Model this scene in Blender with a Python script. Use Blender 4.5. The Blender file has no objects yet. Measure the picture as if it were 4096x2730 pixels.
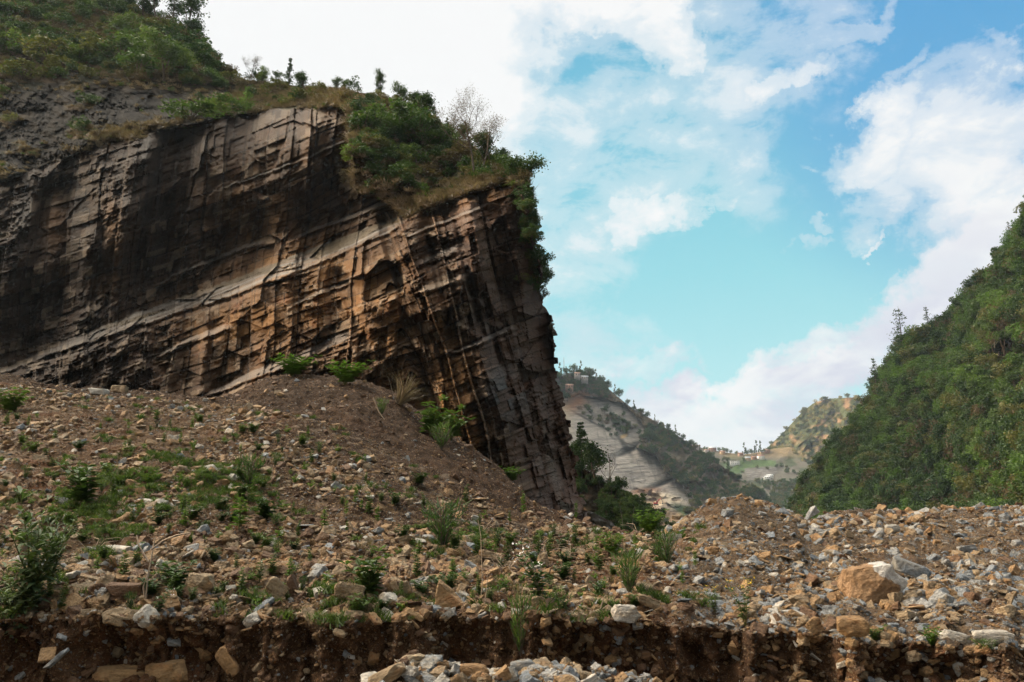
import bpy, math, random
import numpy as np
from mathutils import Vector, Matrix
random.seed(7); rng = np.random.default_rng(7)
sc = bpy.context.scene
COL = sc.collection

# ------------------------------------------------------------------ camera
F = 796.0; PITCH = math.atan((525 - 341) / F); CP, SP = math.cos(PITCH), math.sin(PITCH)
cam = bpy.data.cameras.new('camera'); co = bpy.data.objects.new('camera', cam); COL.objects.link(co)
cam.sensor_width = 36; cam.lens = F / 1024 * 36; cam.clip_start = 0.1; cam.clip_end = 20000
co.location = (0, 0, 0); co.rotation_euler = (math.pi / 2 + PITCH, 0, 0)
sc.camera = co
sc.view_settings.view_transform = 'Standard'; sc.view_settings.look = 'None'
sc.view_settings.exposure = 0.0; sc.view_settings.gamma = 1.0
sc.cycles.use_denoising = True; sc.cycles.denoising_prefilter = 'ACCURATE'
sc.cycles.max_bounces = 5; sc.cycles.diffuse_bounces = 3; sc.cycles.volume_bounces = 0
sc.cycles.transparent_max_bounces = 8

def at(px, py, Y):
    """point seen at pixel (px,py) of the 1024x682 picture, Y metres ahead"""
    px = np.asarray(px, float); py = np.asarray(py, float); Y = np.asarray(Y, float)
    x = (px - 512) / F; y = -(py - 341) / F
    dy = CP - y * SP; dz = SP + y * CP
    s = Y / dy
    return np.stack(np.broadcast_arrays(x * s, Y, dz * s), -1)
def tanE(py):
    y = -(np.asarray(py, float) - 341) / F
    return (SP + y * CP) / (CP - y * SP)
def proj(P):
    P = np.asarray(P, float)
    d = P[..., 1] * CP + P[..., 2] * SP
    u = -P[..., 1] * SP + P[..., 2] * CP
    return 512 + F * P[..., 0] / d, 341 - F * u / d

# ------------------------------------------------------------------ sun and sky
SUN_AZ = math.radians(-80)      # measured from straight ahead (+Y), negative = to the left
SUN_EL = math.radians(13)
sun = bpy.data.lights.new('sun', 'SUN'); so = bpy.data.objects.new('sun', sun); COL.objects.link(so)
sun.energy = 5.0; sun.angle = math.radians(0.6); sun.color = (1.0, 0.76, 0.50)
sd = Vector((math.sin(SUN_AZ) * math.cos(SUN_EL), math.cos(SUN_AZ) * math.cos(SUN_EL), math.sin(SUN_EL)))
so.rotation_euler = (-sd).to_track_quat('-Z', 'Y').to_euler()

class NT:
    def __init__(s, tree): s.t = tree; s.n = tree.nodes; s.l = tree.links
    def new(s, ty, **kw):
        n = s.n.new(ty)
        for k, v in kw.items(): setattr(n, k, v)
        return n
    def link(s, a, b): s.l.new(a, b)
    def put(s, inp, v):
        if v is None: return
        if isinstance(v, (int, float, tuple, list, Vector)): inp.default_value = v
        else: s.l.new(v, inp)
    def math(s, op, a, b=None, c=None, clamp=False):
        n = s.new('ShaderNodeMath', operation=op); n.use_clamp = clamp
        for i, v in enumerate((a, b, c)): s.put(n.inputs[i], v)
        return n.outputs[0]
    def vm(s, op, a, b=None):
        n = s.new('ShaderNodeVectorMath', operation=op)
        s.put(n.inputs[0], a); s.put(n.inputs[1], b)
        return n.outputs['Value'] if op in ('DOT_PRODUCT', 'LENGTH') else n.outputs[0]
    def noise(s, vec, scale, detail=5, rough=0.55, dist=0.0):
        n = s.new('ShaderNodeTexNoise'); s.put(n.inputs['Vector'], vec)
        n.inputs['Scale'].default_value = scale; n.inputs['Detail'].default_value = detail
        n.inputs['Roughness'].default_value = rough; n.inputs['Distortion'].default_value = dist
        return n.outputs['Fac']
    def ramp(s, fac, stops, interp='LINEAR'):
        n = s.new('ShaderNodeValToRGB'); cr = n.color_ramp; cr.interpolation = interp
        while len(cr.elements) < len(stops): cr.elements.new(0.5)
        for e, (p, c) in zip(cr.elements, stops):
            e.position = p; e.color = (c, c, c, 1) if isinstance(c, (int, float)) else (*c, 1)
        s.put(n.inputs[0], fac)
        return n.outputs[0]
    def mix(s, fac, a, b, mode='MIX'):
        n = s.new('ShaderNodeMix', data_type='RGBA', blend_type=mode)
        s.put(n.inputs[0], fac)
        s.put(n.inputs[6], (*a, 1) if isinstance(a, tuple) and len(a) == 3 else a)
        s.put(n.inputs[7], (*b, 1) if isinstance(b, tuple) and len(b) == 3 else b)
        return n.outputs[2]
    def smooth(s, v, a, b):
        n = s.new('ShaderNodeMapRange', interpolation_type='SMOOTHSTEP')
        s.put(n.inputs[0], v); n.inputs[1].default_value = a; n.inputs[2].default_value = b
        return n.outputs[0]

def sky_world():
    w = bpy.data.worlds.new('World'); sc.world = w; w.use_nodes = True
    T = NT(w.node_tree); T.n.clear()
    out = T.new('ShaderNodeOutputWorld'); bg = T.new('ShaderNodeBackground'); T.link(bg.outputs[0], out.inputs[0])
    bg.inputs[1].default_value = 0.1
    sky = T.new('ShaderNodeTexSky', sky_type='NISHITA'); sky.sun_disc = False
    sky.sun_elevation = SUN_EL; sky.sun_rotation = SUN_AZ
    d = T.new('ShaderNodeTexCoord').outputs['Generated']
    def dirv(px, py):
        v = Vector(at(px, py, 1.0).tolist()); v.normalize(); return v
    wn = T.new('ShaderNodeTexNoise'); T.link(d, wn.inputs['Vector']); wn.inputs['Scale'].default_value = 7.0; wn.inputs['Detail'].default_value = 7; wn.inputs['Roughness'].default_value = .62
    wv = T.vm('SCALE', T.vm('SUBTRACT', wn.outputs['Color'], (0.5, 0.5, 0.5))); [n for n in T.n if n.type == 'VECT_MATH' and n.operation == 'SCALE'][-1].inputs[3].default_value = 0.22
    dw = T.vm('ADD', d, wv)
    # clear sky: Nishita pulled towards the pale cyan of the picture, deeper away from the horizon and towards the right
    up = T.new('ShaderNodeSeparateXYZ'); T.link(d, up.inputs[0])
    z = up.outputs[2]
    grad = T.ramp(z, [(0.0, (0.72, 0.88, 0.92)), (0.16, (0.42, 0.86, 0.90)), (0.30, (0.27, 0.74, 0.83)), (0.50, (0.14, 0.56, 0.76)), (0.68, (0.06, 0.34, 0.66)), (1.0, (0.035, 0.18, 0.42))])
    deep = T.smooth(T.vm('DOT_PRODUCT', d, dirv(1030, -10)[:]), 0.93, 1.0)
    grad = T.mix(T.math('MULTIPLY', deep, 0.75), grad, (0.05, 0.33, 0.74))
    clear = T.mix(0.12, T.vm('SCALE', grad), sky.outputs[0])
    sc_n = [n for n in T.n if n.type == 'VECT_MATH' and n.operation == 'SCALE'][-1]; sc_n.inputs[3].default_value = 10.0
    # clouds: soft banks in given directions, frayed with noise
    blobs = [  # px, py, r1, r2, angle(deg, picture, anticlockwise), weight
        (120, 60, 470, 260, 0, 1.5), (380, 60, 190, 150, 0, 1.25), (440, -60, 220, 120, 0, 1.2),
        (600, -10, 85, 85, 0, 1.1), (645, 30, 55, 60, 0, 0.9), (560, 50, 130, 110, 30, 0.50), (640, 120, 170, 90, -30, 0.42), (560, 190, 120, 120, 0, 0.44),
        (760, 60, 130, 70, 30, 0.44), (720, 120, 120, 70, 20, 0.32), (700, 10, 80, 50, 0, 0.36),
        (645, 207, 50, 28, 10, 0.8), (700, 208, 20, 11, 20, 0.5), (790, 75, 44, 22, 20, 0.72), (830, 20, 60, 22, 25, 0.55),
        (880, 130, 85, 42, 35, .82), (930, 105, 120, 50, 35, 0.55), (950, 160, 130, 55, 25, 0.72), (1000, 110, 60, 36, 20, 0.6),
        (1020, 190, 120, 55, 35, .85), (960, 280, 190, 42, 42, 1.15), (1060, 240, 160, 80, 40, 1.2), (1010, 50, 40, 14, 30, 0.45), (905, 60, 50, 14, 30, 0.45),
        (830, 350, 120, 26, 28, 0.62), (900, 330, 90, 30, 35, 0.9), (700, 420, 160, 32, 5, 0.85), (800, 385, 130, 34, 22, 0.95), (740, 450, 260, 45, 0, 1.0),
        (640, 375, 60, 16, 5, 0.42), (560, 360, 120, 60, 0, 0.28), (805, 240, 32, 9, 30, 0.28), (812, 218, 14, 7, 20, 0.3), (880, 238, 10, 6, 20, 0.45), (790, 178, 26, 7, 20, 0.42)]
    tot = None
    for px, py, r1, r2, ang, wgt in blobs:
        c = dirv(px, py); a = math.radians(ang)
        e = 4.0
        p1 = dirv(px + e * math.cos(a), py - e * math.sin(a)) - c; p2 = dirv(px + e * math.sin(a), py + e * math.cos(a)) - c
        k = (c.length)
        s1 = p1.length / e * r1; s2 = p2.length / e * r2
        A1 = p1.normalized() / s1; A2 = p2.normalized() / s2
        a1 = T.math('SUBTRACT', T.vm('DOT_PRODUCT', dw, A1[:]), A1.dot(c)); a2 = T.math('SUBTRACT', T.vm('DOT_PRODUCT', dw, A2[:]), A2.dot(c))
        q = T.math('ADD', T.math('MULTIPLY', a1, a1), T.math('MULTIPLY', a2, a2))
        m = T.math('MULTIPLY', T.math('SUBTRACT', 1.0, T.smooth(q, 0.0, 1.6)), wgt)
        m = T.math('MULTIPLY', m, T.smooth(T.vm('DOT_PRODUCT', d, c[:]), 0.0, 0.3))
        tot = m if tot is None else T.math('MAXIMUM', tot, m)
    # the half of the sky behind the camera: broken thin cloud
    sep = up.outputs[1]
    back = T.math('MULTIPLY', T.smooth(T.math('MULTIPLY', sep, -1.0), -0.2, 0.5), 0.30)
    tot = T.math('MAXIMUM', tot, back)
    mp = T.new('ShaderNodeMapping'); T.link(d, mp.inputs[0]); mp.inputs['Rotation'].default_value = (0.0, math.radians(-30), 0.0)
    mp.inputs['Scale'].default_value = (1.0, 1.0, 1.9)
    n1 = T.noise(mp.outputs[0], 4.2, 9, 0.60, 0.4)
    n2 = T.noise(mp.outputs[0], 11.0, 8, 0.62, 0.3)
    nn = T.math('ADD', T.math('MULTIPLY', T.math('SUBTRACT', n1, 0.5), 1.5), T.math('MULTIPLY', T.math('SUBTRACT', n2, 0.5), 1.3))
    dens = T.math('ADD', tot, T.math('MULTIPLY', nn, T.smooth(tot, 0.0, 0.35)))
    cov = T.ramp(dens, [(0.08, 0.0), (0.34, 0.36), (0.60, 0.74), (0.95, 1.0)], 'EASE')
    n3 = T.noise(mp.outputs[0], 7.5, 6, 0.55, 0.2)
    lowm = T.math('SUBTRACT', 1.0, T.smooth(z, 0.18, 0.42))
    leftw = T.smooth(T.vm('DOT_PRODUCT', d, dirv(250, 40)[:]), 0.80, 0.97)
    sh = T.math('MULTIPLY', T.smooth(n3, 0.40, 0.60), T.math('MULTIPLY', lowm, T.math('SUBTRACT', 1.0, leftw)))
    white = T.mix(T.math('MULTIPLY', sh, 0.85), (9.4, 9.4, 9.4), (6.2, 6.35, 7.7))
    n4 = T.noise(mp.outputs[0], 9.0, 4, 0.5, 0.1)
    white = T.mix(T.math('MULTIPLY', T.smooth(n4, 0.46, 0.64), T.math('SUBTRACT', 0.4, T.math('MULTIPLY', leftw, 0.4))), white, (8.0, 8.5, 8.9))
    white = T.mix(T.smooth(T.math('MULTIPLY', sep, -1.0), -0.1, 0.5), white, (3.5, 3.7, 4.0))
    col = T.mix(cov, clear, white)
    # extra brightness added overhead out of frame, strongest on the sun's side; broken grey-white cloud behind the camera
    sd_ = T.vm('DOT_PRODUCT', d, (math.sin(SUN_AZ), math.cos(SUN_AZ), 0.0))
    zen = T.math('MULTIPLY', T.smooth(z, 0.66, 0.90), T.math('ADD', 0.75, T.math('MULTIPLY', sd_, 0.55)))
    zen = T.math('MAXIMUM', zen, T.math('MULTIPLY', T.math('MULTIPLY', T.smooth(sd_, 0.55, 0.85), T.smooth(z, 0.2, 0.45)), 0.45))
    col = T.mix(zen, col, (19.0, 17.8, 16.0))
    # bright patch added to the sky, high left above the frame, for directional light
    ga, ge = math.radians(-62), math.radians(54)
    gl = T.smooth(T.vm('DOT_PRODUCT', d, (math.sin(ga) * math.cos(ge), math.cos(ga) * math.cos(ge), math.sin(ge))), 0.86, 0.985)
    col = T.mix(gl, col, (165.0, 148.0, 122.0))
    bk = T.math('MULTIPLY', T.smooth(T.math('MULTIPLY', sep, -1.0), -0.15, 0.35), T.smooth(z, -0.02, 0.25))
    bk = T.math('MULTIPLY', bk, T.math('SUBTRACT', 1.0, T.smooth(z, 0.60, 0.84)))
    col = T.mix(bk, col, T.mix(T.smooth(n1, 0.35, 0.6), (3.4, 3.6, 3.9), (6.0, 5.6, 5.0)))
    # nothing bright below the horizon
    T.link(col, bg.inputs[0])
sky_world()

# ------------------------------------------------------------------ numpy noise
def h3(ix, iy, iz, seed=0):
    n = (ix.astype(np.int64) * 374761393 + iy.astype(np.int64) * 668265263 + iz.astype(np.int64) * 2147483647 + seed * 1274126177) & 0xffffffff
    n = ((n ^ (n >> 13)) * 1274126177) & 0xffffffff
    n = ((n ^ (n >> 15)) * 2246822519) & 0xffffffff
    n = n ^ (n >> 16)
    return (n & 0xffffff) / float(0xffffff)
def h2(ix, iy, seed=0): return h3(np.asarray(ix), np.asarray(iy), np.zeros_like(np.asarray(ix)), seed)
def vn2(x, y, seed=0):
    ix = np.floor(x); iy = np.floor(y); fx = x - ix; fy = y - iy
    fx = fx * fx * (3 - 2 * fx); fy = fy * fy * (3 - 2 * fy)
    ix = ix.astype(np.int64); iy = iy.astype(np.int64)
    a = h2(ix, iy, seed); b = h2(ix + 1, iy, seed); c = h2(ix, iy + 1, seed); d = h2(ix + 1, iy + 1, seed)
    return (a * (1 - fx) + b * fx) * (1 - fy) + (c * (1 - fx) + d * fx) * fy
def fbm(x, y, seed=0, oct=5, gain=0.5):
    s = 0; a = 1; t = 0
    for i in range(oct):
        s = s + a * (vn2(x * 2 ** i + 17.3 * i, y * 2 ** i - 9.1 * i, seed + i) - 0.5); t += a; a *= gain
    return s / t * 2
def ridge(x, y, seed=0, oct=4):
    s = 0; a = 1; t = 0
    for i in range(oct):
        s = s + a * (1 - np.abs(2 * vn2(x * 2 ** i, y * 2 ** i, seed + i) - 1)); t += a; a *= 0.5
    return s / t
def voro(x, y, seed=0, cheb=False):
    """nearest cell: random value, and offset from its centre"""
    ix = np.floor(x).astype(np.int64); iy = np.floor(y).astype(np.int64)
    best = np.full(x.shape, 9.0); val = np.zeros(x.shape); dx = np.zeros(x.shape); dy = np.zeros(x.shape)
    for i in (-1, 0, 1):
        for j in (-1, 0, 1):
            cx = ix + i + h2(ix + i, iy + j, seed); cy = iy + j + h2(ix + i, iy + j, seed + 1)
            q = np.maximum(np.abs(x - cx), np.abs(y - cy)) if cheb else (x - cx) ** 2 + (y - cy) ** 2; m = q < best
            best = np.where(m, q, best); val = np.where(m, h2(ix + i, iy + j, seed + 2), val)
            dx = np.where(m, x - cx, dx); dy = np.where(m, y - cy, dy)
    return val, dx, dy
def sstep(x, a, b):
    t = np.clip((x - a) / (b - a), 0, 1); return t * t * (3 - 2 * t)
def lerp(a, b, t): return a + (b - a) * t

# ------------------------------------------------------------------ materials
def finish(T, colour, rough=0.8, bump=None, bstr=0.5, bdist=0.05, spec=0.3):
    b = T.new('ShaderNodeBsdfPrincipled'); T.put(b.inputs['Base Color'], colour)
    T.put(b.inputs['Roughness'], rough); b.inputs['Specular IOR Level'].default_value = spec
    if bump is not None:
        bn = T.new('ShaderNodeBump'); bn.inputs['Strength'].default_value = bstr; bn.inputs['Distance'].default_value = bdist
        T.link(bump, bn.inputs['Height']); T.link(bn.outputs[0], b.inputs['Normal'])
    o = T.new('ShaderNodeOutputMaterial'); T.link(b.outputs[0], o.inputs[0]); return b
def newmat(name):
    m = bpy.data.materials.new(name); m.use_nodes = True; m.node_tree.nodes.clear(); return m, NT(m.node_tree)
def attr_mat(name, nscale, bdist, rough=0.8, amount=0.5, spec=0.3, stretch=None, pebbles=False):
    m, T = newmat(name)
    a = T.new('ShaderNodeAttribute', attribute_name='Col')
    tc = T.new('ShaderNodeTexCoord').outputs['Object']
    if stretch:
        mp = T.new('ShaderNodeMapping'); T.link(tc, mp.inputs[0]); mp.inputs['Rotation'].default_value = stretch[0]; mp.inputs['Scale'].default_value = stretch[1]; tc = mp.outputs[0]
    n = T.noise(tc, nscale, 8, 0.65); n2 = T.noise(tc, nscale * 6, 6, 0.6)
    k = T.ramp(n, [(0.25, 1 - amount), (0.75, 1 + 0.0)])
    c = T.mix(1.0, a.outputs['Color'], k, 'MULTIPLY')
    k2 = T.ramp(n2, [(0.3, 0.62), (0.7, 1.0)])
    c = T.mix(1.0, c, k2, 'MULTIPLY')
    h = T.math('ADD', n, T.math('MULTIPLY', n2, 0.35))
    if pebbles:
        for sc_, th in ((26.0, .70), (55.0, .62)):
            vo = T.new('ShaderNodeTexVoronoi'); T.link(tc, vo.inputs['Vector']); vo.inputs['Scale'].default_value = sc_
            sp = T.new('ShaderNodeSeparateColor'); T.link(vo.outputs['Color'], sp.inputs[0])
            on = T.math('MULTIPLY', T.math('GREATER_THAN', sp.outputs[0], th), T.math('LESS_THAN', vo.outputs['Distance'], 0.42))
            c = T.mix(T.math('MULTIPLY', on, 0.6), c, T.ramp(sp.outputs[1], [(0.0, (.22, .12, .05)), (.45, (.28, .19, .11)), (.8, (.12, .06, .03)), (1.0, (.27, .27, .26))]))
            h = T.math('ADD', h, T.math('MULTIPLY', T.math('MULTIPLY', on, T.math('SUBTRACT', 0.5, vo.outputs['Distance'])), 1.2))
    finish(T, c, rough, h, 0.9, bdist, spec); return m
def plain(name, col, rough=0.7, var=0.35, scale=3.0, bd=0.0, spec=0.3):
    m, T = newmat(name)
    tc = T.new('ShaderNodeTexCoord').outputs['Object']
    n = T.noise(tc, scale, 6, 0.6)
    c = T.mix(n, tuple(x * (1 - var) for x in col), tuple(min(1, x * (1 + var)) for x in col))
    finish(T, c, rough, n if bd else None, 0.6, bd, spec); return m
def leaf_mat(name, c1, c2, trans=0.35, scale=0.6):
    m, T = newmat(name)
    tc = T.new('ShaderNodeTexCoord').outputs['Object']
    oi = T.new('ShaderNodeObjectInfo').outputs['Random']
    n = T.noise(tc, scale, 4, 0.6); g = T.new('ShaderNodeNewGeometry').outputs['Random Per Island']
    f = T.math('ADD', T.math('MULTIPLY', n, 0.5), T.math('MULTIPLY', oi, 0.45), None)
    f = T.math('ADD', f, T.math('MULTIPLY', T.math('SUBTRACT', g, 0.5), 0.7), clamp=True)
    c = T.mix(f, c1, c2)
    b = T.new('ShaderNodeBsdfPrincipled'); T.link(c, b.inputs['Base Color']); b.inputs['Roughness'].default_value = 0.55; b.inputs['Specular IOR Level'].default_value = 0.25
    t = T.new('ShaderNodeBsdfTranslucent'); T.link(T.mix(1.0, c, (1.0, 1.15, 0.55), 'MULTIPLY'), t.inputs[0])
    mx = T.new('ShaderNodeMixShader'); mx.inputs[0].default_value = trans
    T.link(b.outputs[0], mx.inputs[1]); T.link(t.outputs[0], mx.inputs[2])
    o = T.new('ShaderNodeOutputMaterial'); T.link(mx.outputs[0], o.inputs[0]); return m
def rock_mat(name, c1, c2, c3):
    """c1-c2 body, c3 patches"""
    m, T = newmat(name)
    tc = T.new('ShaderNodeTexCoord').outputs['Object']
    oi = T.new('ShaderNodeObjectInfo').outputs['Random']
    off = T.vm('ADD', tc, None); nd = off.node; cmb = T.new('ShaderNodeCombineXYZ')
    for i in range(3): T.link(T.math('MULTIPLY', oi, 37.0 + 11 * i), cmb.inputs[i])
    T.link(cmb.outputs[0], nd.inputs[1])
    n = T.noise(off, 1.6, 6, 0.6); n2 = T.noise(off, 7.0, 6, 0.65)
    mp = T.new('ShaderNodeMapping'); T.link(off, mp.inputs[0]); mp.inputs['Scale'].default_value = (1.0, 1.0, 4.0)
    n3 = T.noise(mp.outputs[0], 2.0, 4, 0.6)
    c = T.mix(T.math('FRACT', T.math('MULTIPLY', oi, 7.13)), c1, c2)
    c = T.mix(T.math('MULTIPLY', T.smooth(n, 0.5, 0.68), 0.75), c, c3)
    c = T.mix(1.0, c, T.ramp(n2, [(0.3, 0.55), (0.65, 1.0)]), 'MULTIPLY')
    c = T.mix(1.0, c, T.ramp(n3, [(0.3, 0.82), (0.6, 1.0)]), 'MULTIPLY')
    h = T.math('ADD', n2, T.math('MULTIPLY', n3, 0.8))
    finish(T, c, 0.72, h, 0.8, 0.12, 0.35); return m

# ------------------------------------------------------------------ object helpers
def tag(o, label=None, cat=None, group=None, kind=None):
    if label: o['label'] = label
    if cat: o['category'] = cat
    if group: o['group'] = group
    if kind: o['kind'] = kind
    return o
def mesh_np(name, V, Fc, mats, cols=None, smooth=False, midx=None):
    V = np.ascontiguousarray(np.asarray(V, np.float32).reshape(-1, 3)); me = bpy.data.meshes.new(name)
    Fc = np.asarray(Fc, np.int32); k = Fc.shape[1]
    me.vertices.add(len(V)); me.vertices.foreach_set('co', V.ravel())
    me.loops.add(Fc.size); me.loops.foreach_set('vertex_index', Fc.ravel())
    me.polygons.add(len(Fc)); me.polygons.foreach_set('loop_start', np.arange(0, Fc.size, k, dtype=np.int32))
    try: me.polygons.foreach_set('loop_total', np.full(len(Fc), k, np.int32))
    except Exception: pass
    if midx is not None: me.polygons.foreach_set('material_index', np.asarray(midx, np.int32))
    if cols is not None:
        a = me.color_attributes.new('Col', 'FLOAT_COLOR', 'POINT')
        c4 = np.ones((len(V), 4), np.float32); c4[:, :3] = cols; a.data.foreach_set('color', c4.ravel())
    me.update(calc_edges=True); me.validate()
    if smooth: me.polygons.foreach_set('use_smooth', np.ones(len(Fc), bool))
    for m in (mats if isinstance(mats, (list, tuple)) else [mats]): me.materials.append(m)
    return me
def obj(name, me, parent=None, loc=None):
    o = bpy.data.objects.new(name, me); COL.objects.link(o)
    if parent is not None: o.parent = parent
    if loc is not None: o.location = loc
    return o
def grid_faces(nr, nc):
    i = np.arange(nr * nc, dtype=np.int32).reshape(nr, nc)
    return np.stack([i[:-1, :-1].ravel(), i[:-1, 1:].ravel(), i[1:, 1:].ravel(), i[1:, :-1].ravel()], 1)
def submesh(V, Fc, keep, C=None):
    Fk = Fc[keep]; used = np.unique(Fk); remap = np.full(len(V), -1, np.int64); remap[used] = np.arange(len(used))
    return V[used], remap[Fk], (C[used] if C is not None else None)
class MB:
    """collects quads / tris (padded as quads)"""
    def __init__(s): s.V = []; s.F = []; s.n = 0
    def add(s, V, Fc):
        V = np.asarray(V, float).reshape(-1, 3); Fc = np.asarray(Fc, int)
        s.V.append(V); s.F.append(Fc + s.n); s.n += len(V)
    def box(s, c, d, rz=0.0, ry=0.0):
        x, y, z = d[0] / 2, d[1] / 2, d[2] / 2
        V = np.array([[-x, -y, -z], [x, -y, -z], [x, y, -z], [-x, y, -z], [-x, -y, z], [x, -y, z], [x, y, z], [-x, y, z]])
        if ry: cc, ss = math.cos(ry), math.sin(ry); V = V @ np.array([[cc, 0, -ss], [0, 1, 0], [ss, 0, cc]])
        if rz: cc, ss = math.cos(rz), math.sin(rz); V = V @ np.array([[cc, ss, 0], [-ss, cc, 0], [0, 0, 1]])
        s.add(V + np.array(c), [[0, 3, 2, 1], [4, 5, 6, 7], [0, 1, 5, 4], [1, 2, 6, 5], [2, 3, 7, 6], [3, 0, 4, 7]])
    def tube(s, pts, rad, n=5):
        pts = [Vector(p) for p in pts]; V = []
        for i, p in enumerate(pts):
            t = (pts[min(i + 1, len(pts) - 1)] - pts[max(i - 1, 0)]).normalized()
            a = t.cross(Vector((0.3, 0.2, 1)) if abs(t.z) < 0.9 else Vector((1, 0.1, 0))).normalized(); b = t.cross(a)
            for k in range(n):
                th = 2 * math.pi * k / n; V.append(p + (a * math.cos(th) + b * math.sin(th)) * rad[i])
        Fc = [[i * n + k, i * n + (k + 1) % n, (i + 1) * n + (k + 1) % n, (i + 1) * n + k] for i in range(len(pts) - 1) for k in range(n)]
        s.add([v[:] for v in V], Fc)
    def leaves(s, C, size, aspect=0.45, droop=0.0, R=None, up=None):
        """leaf blades: rhombic quads folded a little, at centres C"""
        R = R or rng
        C = np.asarray(C, float).reshape(-1, 3); n = len(C)
        d = R.normal(size=(n, 3)); d[:, 2] = d[:, 2] * 0.6 - droop
        if up is not None: d = d * 0.5 + np.asarray(up)
        d /= np.linalg.norm(d, axis=1)[:, None] + 1e-9
        q = R.normal(size=(n, 3)); w = np.cross(d, q); w /= np.linalg.norm(w, axis=1)[:, None] + 1e-9
        L = (np.asarray(size) * R.uniform(0.6, 1.3, n))[:, None]
        V = np.stack([C - d * L * 0.5, C + w * L * aspect * 0.5, C + d * L * 0.5, C - w * L * aspect * 0.5], 1).reshape(-1, 3)
        s.add(V, np.arange(4 * n).reshape(n, 4))
    def mesh(s, name, mat, smooth=False):
        return mesh_np(name, np.concatenate(s.V), np.concatenate(s.F), mat, smooth=smooth)

# ------------------------------------------------------------------ generic material set
M = {}
M['cliff'] = attr_mat('layered_rock', 1.3, 0.12, 0.8, 0.35, 0.12, ((0, math.radians(21), 0), (0.8, 1, 2.0)))
M['hill'] = attr_mat('hill_soil', 0.8, 0.5, 0.95, 0.5, 0.1)
M['far'] = attr_mat('far_slope', 0.05, 4.0, 0.95, 0.45, 0.1)
M['farrock'] = attr_mat('far_rock', 0.05, 1.0, 0.9, 0.35, 0.15, ((0, math.radians(8), 0), (0.35, 1, 2.5)))
M['earth'] = attr_mat('rubble_earth', 9.0, 0.05, 0.95, 0.55, 0.15, None, True)
M['r_ochre'] = rock_mat('ochre_stone', (0.33, 0.19, 0.080), (0.44, 0.275, 0.13), (0.34, 0.15, 0.05))
M['r_tan'] = rock_mat('tan_stone', (0.43, 0.32, 0.195), (0.33, 0.23, 0.13), (0.40, 0.23, 0.10))
M['r_brown'] = rock_mat('brown_stone', (0.15, 0.076, 0.036), (0.22, 0.12, 0.058), (0.16, 0.09, 0.055))
M['r_grey'] = rock_mat('grey_stone', (0.30, 0.31, 0.31), (0.40, 0.39, 0.37), (0.36, 0.29, 0.20))
M['r_blue'] = rock_mat('blue_grey_stone', (0.23, 0.25, 0.27), (0.31, 0.335, 0.355), (0.30, 0.27, 0.22))
M['r_pale'] = rock_mat('pale_stone', (0.62, 0.57, 0.49), (0.55, 0.50, 0.43), (0.47, 0.35, 0.22))
M['bark'] = plain('bark', (0.10, 0.075, 0.055), 0.9, 0.4, 4.0, 0.03)
M['palebark'] = plain('pale_bark', (0.24, 0.20, 0.17), 0.9, 0.3, 4.0, 0.02)
M['twig'] = plain('dry_twig', (0.33, 0.25, 0.18), 0.9, 0.3, 6.0)
M['l_dark'] = leaf_mat('dark_leaves', (0.022, 0.050, 0.015), (0.062, 0.105, 0.028), 0.28)
M['l_mid'] = leaf_mat('green_leaves', (0.036, 0.070, 0.019), (0.096, 0.142, 0.038), 0.35)
M['l_bright'] = leaf_mat('bright_leaves', (0.060, 0.120, 0.020), (0.135, 0.210, 0.045), 0.38)
M['l_lime'] = leaf_mat('lime_leaves', (0.075, 0.115, 0.026), (0.15, 0.20, 0.05), 0.35)
M['l_olive'] = leaf_mat('olive_leaves', (0.070, 0.080, 0.022), (0.16, 0.15, 0.045), 0.3)
M['l_brown'] = leaf_mat('brown_leaves', (0.085, 0.060, 0.034), (0.16, 0.115, 0.065), 0.3)
M['l_blue'] = leaf_mat('bluish_leaves', (0.045, 0.080, 0.030), (0.13, 0.17, 0.075), 0.3)
M['grass'] = leaf_mat('green_grass', (0.035, 0.070, 0.015), (0.11, 0.14, 0.035), 0.35)
M['dry'] = leaf_mat('dry_grass', (0.10, 0.070, 0.045), (0.28, 0.20, 0.13), 0.2)
M['flower'] = plain('white_flower', (0.75, 0.73, 0.70), 0.7, 0.1)
M['yflower'] = plain('yellow_flower', (0.7, 0.5, 0.05), 0.7, 0.1)

# ================================================================== THE ROCK FACE AND THE HILLSIDE ABOVE IT
def interp(x, pts):
    xs, ys = zip(*pts); return np.interp(x, xs, ys)
def tps(ctrl, X, Yp, lam=0.02):
    c = np.array(ctrl, float); P = c[:, :2] / 100.0; v = c[:, 2]
    def U(r2): return np.where(r2 > 1e-12, r2 * np.log(r2 + 1e-12), 0)
    n = len(P); K = U(((P[:, None] - P[None]) ** 2).sum(-1)) + lam * np.eye(n)
    A = np.zeros((n + 3, n + 3)); A[:n, :n] = K; A[:n, n] = 1; A[:n, n + 1:] = P; A[n, :n] = 1; A[n + 1:, :n] = P.T
    w = np.linalg.solve(A, np.concatenate([v, [0, 0, 0]]))
    x = X / 100.0; y = Yp / 100.0; out = w[n] + w[n + 1] * x + w[n + 2] * y
    for i in range(n): out = out + w[i] * U((x - P[i, 0]) ** 2 + (y - P[i, 1]) ** 2)
    return out
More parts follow.
